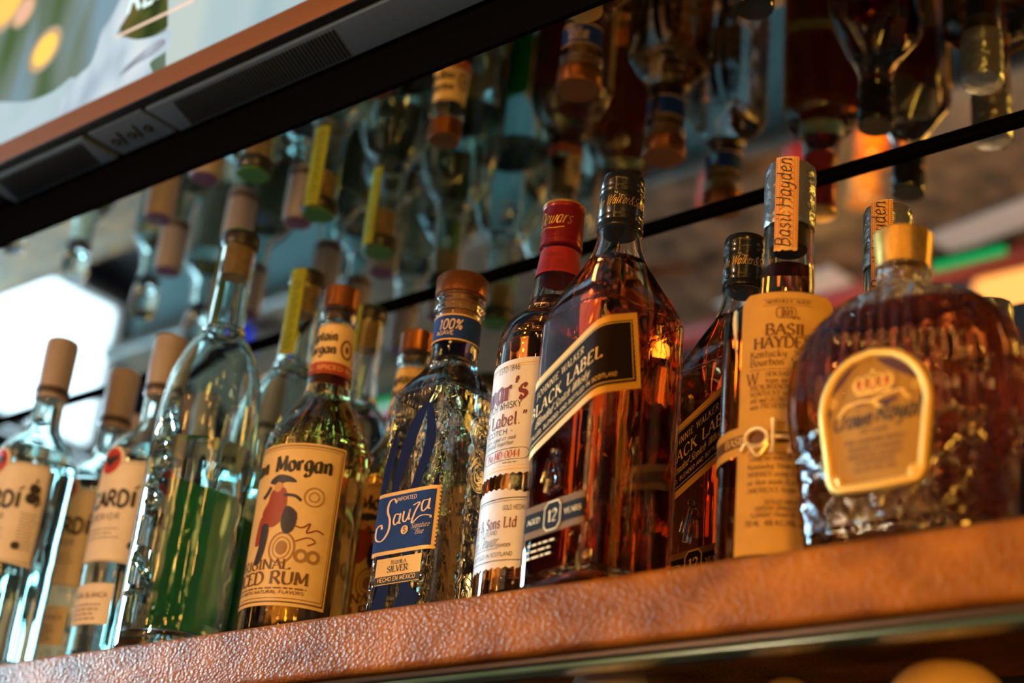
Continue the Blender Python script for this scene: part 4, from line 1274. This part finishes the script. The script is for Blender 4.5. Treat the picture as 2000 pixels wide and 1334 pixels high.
for x in (-.418, -.394, -.370):
    g = MB()
    g.lathe([(.0044, -.0030), (.0044, -.0010)], 20, (x, -.055, 0))
    jk = g.out('audio_jack', TVB, up, auto=30)
    g = MB()
    g.lathe([(.0014, -.0044), (.0014, -.0031)], 12, (x + .001, -.055, 0))
    g.out('jack_pin', mat('bright_metal', (.6, .65, .7), .3, 1), up, auto=30)
for x in (-.408, -.384):
    g = MB()
    g.tube([(x + .004, -.066, -.0018), (x - .002, -.048, -.0018)], .0011, 6)
    g.out('panel_mark', TVB, up)


def screen_mat(name, c0, c1, c2, scale, rot=0.0, detail=2):
    mt2 = bpy.data.materials.new(name)
    mt2.use_nodes = True
    tr = mt2.node_tree
    tr.nodes.clear()
    tc = tr.nodes.new('ShaderNodeTexCoord')
    mp = tr.nodes.new('ShaderNodeMapping')
    mp.inputs['Scale'].default_value = scale
    mp.inputs['Rotation'].default_value = (0, rot, 0)
    no = tr.nodes.new('ShaderNodeTexNoise')
    no.inputs['Scale'].default_value = 1.0
    no.inputs['Detail'].default_value = detail
    rp = tr.nodes.new('ShaderNodeValToRGB')
    E_ = rp.color_ramp.elements
    E_[0].position = .34
    E_[0].color = (*c0, 1)
    E_[1].position = .66
    E_[1].color = (*c2, 1)
    e_ = E_.new(.5)
    e_.color = (*c1, 1)
    em = tr.nodes.new('ShaderNodeEmission')
    em.inputs[1].default_value = 1.0
    ou = tr.nodes.new('ShaderNodeOutputMaterial')
    for a, c_ in ((tc.outputs['Object'], mp.inputs['Vector']), (mp.outputs[0], no.inputs['Vector']), (no.outputs['Fac'], rp.inputs[0]), (rp.outputs[0], em.inputs[0]), (em.outputs[0], ou.inputs[0])):
        tr.links.new(a, c_)
    return mt2


SY = -.0875
mt2 = screen_mat('lit_screen', (.075, .125, .045), (.17, .22, .18), (.20, .31, .37), (13, 1, 3.0), .15)
sc = mesh_obj('screen', [(TX0 + .008, SY, .0262), (TX1 - .008, SY, .0262), (TX1 - .008, SY, .69), (TX0 + .008, SY, .69)], [(0, 1, 2, 3)], mt2, t, False)


def picture(name, pts, material, lift, sm=4):
    qs = poly([(p[0], p[1] - .492) for p in pts], sm)
    vs, fs = [], []
    for q in qs:
        n = len(vs)
        vs += [(p[0], SY - lift, max(p[1], .0263)) for p in q]
        fs.append(tuple(range(n, n + len(q))))
    return mesh_obj(name, vs, fs, material, sc, False)


picture('screen_arm', [(-.75, .56), (-.66, .587), (-.615, .585), (-.5467, .562), (-.4974, .5575), (-.465, .563), (-.465, .512), (-.60, .512), (-.75, .512)], screen_mat('screen_arm_light', (.30, .44, .50), (.40, .54, .56), (.46, .58, .62), (8, 1, 12), .5), .0002, 3)
picture('screen_sleeve', [(-.342, .72), (-.3399, .611), (-.3283, .588), (-.3251, .564), (-.3123, .513), (-.2542, .513), (0, .513), (0, .72)], screen_mat('screen_sleeve_light', (.30, .44, .48), (.40, .52, .54), (.50, .58, .54), (9, 1, 2), .1), .0002, 0)
picture('screen_glass', [(-.412, .70), (-.4087, .6375), (-.4072, .6012), (-.3918, .582), (-.3521, .5658), (-.3236, .569), (-.334, .609), (-.330, .70)], screen_mat('screen_glass_light', (.030, .045, .012), (.07, .085, .02), (.14, .11, .03), (22, 1, 22)), .0003, 0)
picture('screen_hand', [(-.4667, .508), (-.4747, .550), (-.4581, .5626), (-.4421, .5689), (-.4368, .5851), (-.4353, .6059), (-.4251, .6174), (-.4186, .6303), (-.410, .650), (-.394, .655), (-.392, .628), (-.395, .612), (-.4035, .5998), (-.4061, .5899),
                        (-.3922, .5834), (-.3691, .5716), (-.3404, .5648), (-.3177, .5637), (-.3122, .5443), (-.3194, .5384), (-.3391, .5341), (-.3312, .5198), (-.334, .510)], screen_mat('screen_hand_light', (.36, .44, .52), (.52, .62, .68), (.66, .72, .74), (16, 1, 12), .6), .0004, 4)
picture('screen_finger_shadow', [(-.366, .549), (-.345, .556), (-.326, .556), (-.322, .548), (-.340, .542), (-.362, .540), (-.385, .534), (-.382, .541)], screen_mat('screen_shadow_light', (.26, .28, .33), (.34, .37, .42), (.45, .50, .55), (30, 1, 30)), .0005, 4)
for i, (x, z, rr) in enumerate(((-.534, .6216, .0190), (-.6367, .7205, .027), (-.597, .694, .014))):
    cc = ((1.0, .62, .12), (1.0, .55, .12), (.75, .42, .28))[i]
    for k in range(6):
        q = rr * (1.55 - .11 * k)
        m_ = k / 5
        hc = [a * (1 - m_) + b * m_ for a, b in zip((.30, .28, .20), (.80, .45, .18))]
        picture('screen_lamp_halo', [(x + q * math.cos(a), z + q * math.sin(a)) for a in [2 * PI * j / 24 for j in range(24)]], emit('screen_halo_%s' % 'abcdef'[k], hc, 1), .0002 + k * .00003, 0)
    picture('screen_lamp', [(x + rr * math.cos(a), z + rr * math.sin(a)) for a in [2 * PI * j / 24 for j in range(24)]], emit('screen_lamp_%s' % 'abc'[i], cc, 1.1), .0004, 0)
picture('screen_straw', [(-.4090, .5905), (-.4070, .5870), (-.29, .5840), (-.29, .5880)], emit('straw_light', (.85, .60, .45), 1.1), .0006, 0)
vs, fs = [], []
for q in text('REI', -.372, .1195, .030, 'sans', thick=1.7, width=.052, slant=.12):
    n = len(vs)
    vs += [(p[0], SY - .0007, p[1]) for p in q]
    fs.append(tuple(range(n, n + len(q))))
mesh_obj('screen_lettering', vs, fs, emit('screen_text_light', (.75, .95, .90), 1.2), sc, False)

# ------------------------------------------------------------------ the room behind the camera
FLZ = -1.6
for nm, bx, m_ in (('floor', (-4.2, 3.5, -4.6, .3, FLZ - .05, FLZ), mat('dark_tiled_floor', (.13, .13, .13), .35, noise=.7, nscale=3)),
                   ('wall_front', (-4.2, 3.5, -4.7, -4.6, FLZ, 1.9), mat('brick_red_wall', (.12, .04, .028), .8, noise=.5, nscale=5)),
                   ('wall_right', (3.5, 3.6, -4.7, .3, FLZ, 1.9), mat('brown_wall', (.10, .05, .03), .8, noise=.4, nscale=4)),
                   ('ceiling', (-4.2, 3.5, -4.6, .3, 1.9, 2.0), mat('dark_ceiling', (.05, .035, .03), .8, noise=.3, nscale=4))):
    g = MB()
    g.box(*bx)
    struct(g.out(nm, m_, smooth=False))
# left wall with a low bright window and an upper window-shaped emitter added for cool light
g = MB()
WL = mat('navy_wall', (.03, .035, .06), .8, noise=.3, nscale=4)
g.box(-4.3, -4.2, -4.7, -2.0, FLZ, 1.9)
g.box(-4.3, -4.2, .2, .3, FLZ, 1.9)
g.box(-4.3, -4.2, -2.0, .2, FLZ, -1.5)
g.box(-4.3, -4.2, -2.0, .2, -.80, .35)
g.box(-4.3, -4.2, -2.0, .2, 1.45, 1.9)
g.box(-4.3, -4.2, -2.0, -.95, .35, 1.45)
struct(g.out('wall_left', WL, smooth=False))
for nm, z0, z1, st, ya in (('window_1', -1.5, -.84, 4.2, -2.0), ('added_fill_window', .35, 1.45, 130.0, -.95)):
    g = MB()
    g.box(-4.262, -4.25, ya, .2, z0, z1)
    win = struct(g.out(nm, emit(nm + '_daylight', (.42, .78, 1.0) if ya > -1 else (.66, .86, 1.0), st), smooth=False))
    g = MB()
    for y in (ya, ya * .66, ya * .33 + .02, .16):
        g.box(-4.245, -4.195, y, y + .04, z0, z1)
    for z in (z0, z1 - .04):
        g.box(-4.245, -4.195, ya, .2, z, z + .04)
    g.out('window_frame', mat('window_frame_paint', (.35, .30, .26), .6), win, smooth=False)

# bar counter
mt3 = mat('mottled_brown_stone', (.085, .038, .017), .5, noise=.95, nscale=16)
t = thing('bar_counter', 'long bar counter behind the camera, seen blurred in the mirrors', 'counter', (0, -1.225, -.50))
g = MB()
g.bevbox(-2.7, 2.4, -.295, .295, -.04, 0, .015)
g.out('counter_top', mt3, t)
g = MB()
g.box(-2.65, 2.35, -.20, .25, -1.1, -.0402)
g.out('counter_base', mat('teal_lit_counter_panel', (.16, .22, .21), .5, noise=.3, nscale=6), t, smooth=False)  # cool teal light put into the panel colour
g = MB()
g.tube([(-2.7, -.338, -.02), (2.4, -.338, -.02)], .042, 14)
g.out('arm_rail', mat('red_leather_rail', (.28, .02, .01), .4), t)


def votive(x, y, colr, st, lab):
    t = thing('votive_candle', lab, 'candle', (x, y, -.4995), 0, 'votive candles on the bar counter')
    cup = MB()
    cup.lathe([(.022, 0), (.028, .004), (.034, .07), (.031, .07), (.026, .008), (.004, .006)], 28)
    cup.out('cup', mat('candle_glass_' + lab.split()[0], colr, .15, 0, trans=.6), t)
    fl = MB()
    fl.lathe([(.022, .008), (.025, .030), (.001, .055)], 20)
    fl.out('flame_glow', emit('candle_glow_' + lab.split()[0], colr, st), t)


votive(-.450, -.975, (1.0, .36, .05), 8, 'orange glowing candle in a glass, mirrored near the top right')
votive(-.532, -1.10, (1.0, .50, .15), 4, 'amber candle glass further from the shelf, mirrored at right')
votive(-.785, -.965, (1.0, .20, .16), 1.2, 'red candle glass on the counter, mirrored near the upper centre')
votive(-.598, -.965, (1.0, .22, .20), 1.2, 'pinkish candle glass between the red and orange ones')
votive(-1.219, -1.22, (1.0, .42, .10), 3, 'golden candle glass on the counter toward the window')
votive(-2.20, -.99, (.10, .22, 1.0), 2, 'blue candle glass at the counter end nearest the window')

# white menu cards and a green bar sign
for i, (x, y, rz, lab) in enumerate(((-.38, -1.40, .2, 'white menu card lying on the counter, mirrored at the right edge'), (-.93, -1.465, .1, 'white menu card near the counter rail, mirrored low in the centre'))):
    g = MB()
    g.box(-.16, .16, -.045, .045, 0, .004)
    o = g.out('menu_card', mat('menu_white', (.45, .33, .29), .6), smooth=False)
    o.location = (x, y, -.4995)
    o.rotation_euler = (0, 0, rz)
    tag(o, lab, 'menu', 'menu cards on the counter')
for x, lab in ((-.50, 'green glowing strip lamp on the counter rail, mirrored at the right edge'), (-2.18, 'green glowing strip lamp at the far counter end')):
    t = thing('strip_lamp', lab, 'lamp', (x, -1.485, -.4995), 0, 'green strip lamps')
    g = MB()
    g.box(-.09, .09, -.02, .02, 0, .010)
    g.out('base', TVB, t, smooth=False)
    g = MB()
    g.tube([(-.08, 0, .020), (.08, 0, .020)], .009, 10)
    g.out('tube', emit('green_tube_light', (.02, 1.0, .25), .55), t)


t = thing('floor_lamp', 'round orange globe lamp beyond the counter, mirrored at the right edge', 'lamp', (-1.01, -2.94, FLZ))
g = MB()
g.lathe([(.12, 0), (.12, .02), (.02, .03), (.015, .29)], 20)
g.out('base', TVB, t)
g = MB()
g.lathe([(.03, .291), (.10, .33), (.13, .41), (.10, .49), (.03, .53)], 24)
g.out('lamp_shade', emit('orange_globe_light', (1.0, .34, .08), 2.5), t)
# lamps over the bar
def pendant(x, y, z, lab, st=9, r=.042):
    t = thing('pendant_lamp', lab, 'lamp', (x, y, z), 0, 'pendant lamps over the bar')
    g = MB()
    g.lathe([(r * .2, -r), (r * .75, -r * .7), (r, 0), (r * .75, r * .7), (r * .3, r * 1.05)], 20)
    g.out('bulb', emit('warm_bulb', (1.0, .50, .13), st), t)
    g = MB()
    g.lathe([(r * .4, r * 1.02), (r * .4, r * 1.8), (.004, r * 1.9), (.004, 1.9 - z)], 14)
    g.out('cord', TVB, t)


for i, (x, y, z) in enumerate(((-1.9, -1.25, .55), (-1.2, -1.25, .55), (-.5, -1.25, .55), (.2, -1.25, .55), (.9, -1.25, .55), (1.6, -1.25, .55))):
    pendant(x, y, z, ['bare warm pendant bulb nearest the window', 'second warm pendant bulb from the window', 'third warm pendant bulb from the window', 'fourth warm pendant bulb from the window',
                      'warm pendant bulb almost above the camera', 'warm pendant bulb farthest from the window'][i])


SPOTS = [(-.78 + .02 * math.sin(k * 2.1), -1.42, .95 - k * .16, 'hanging light string left of the camera') for k in range(9)] \
    + [(.22 + .02 * math.sin(k * 1.7), -1.30, .95 - k * .16, 'added hanging light string near the camera') for k in range(8)] \
    + [(.10 + k * .24, -1.02, .80 + .05 * math.cos(k * 1.3), 'added level light string over the counter') for k in range(8)]  # second and third strings added for sparkle in the glass
for x, y, z, where in SPOTS:
    t = thing('string_light_bulb', 'small warm round bulb on the ' + where, 'light bulb', (x, y, z), 0, 'bulbs of the ' + where)
    g = MB()
    g.lathe([(.004, -.024), (.015, -.016), (.021, 0), (.016, .016), (.006, .022)], 14)
    g.out('bulb', emit('string_bulb_light', (1.0, .46, .09), 55), t)
    g = MB()
    g.lathe([(.0075, .0225), (.0075, .045)], 10)
    g.out('socket', TVB, t)


def table_lamp(x, y, lab, st=30):
    t = thing('table_lamp', lab, 'lamp', (x, y, -.4995), 0, 'lamps standing on the bar counter')
    g = MB()
    g.lathe([(.05, 0), (.05, .012), (.01, .02), (.008, .16)], 24)
    g.out('base', GOLD, t)
    g = MB()
    g.lathe([(.035, .161), (.055, .18), (.060, .25), (.050, .33), (.03, .345)], 24)
    g.out('lamp_shade', emit('amber_shade_light', (1.0, .42, .07), st), t)


table_lamp(.15, -1.36, 'amber glass lamp on the counter, left of the camera', 11)
table_lamp(.75, -1.38, 'amber glass lamp on the counter right behind the camera', 11)
table_lamp(1.45, -1.36, 'amber glass lamp on the counter, to the right of the camera', 11)
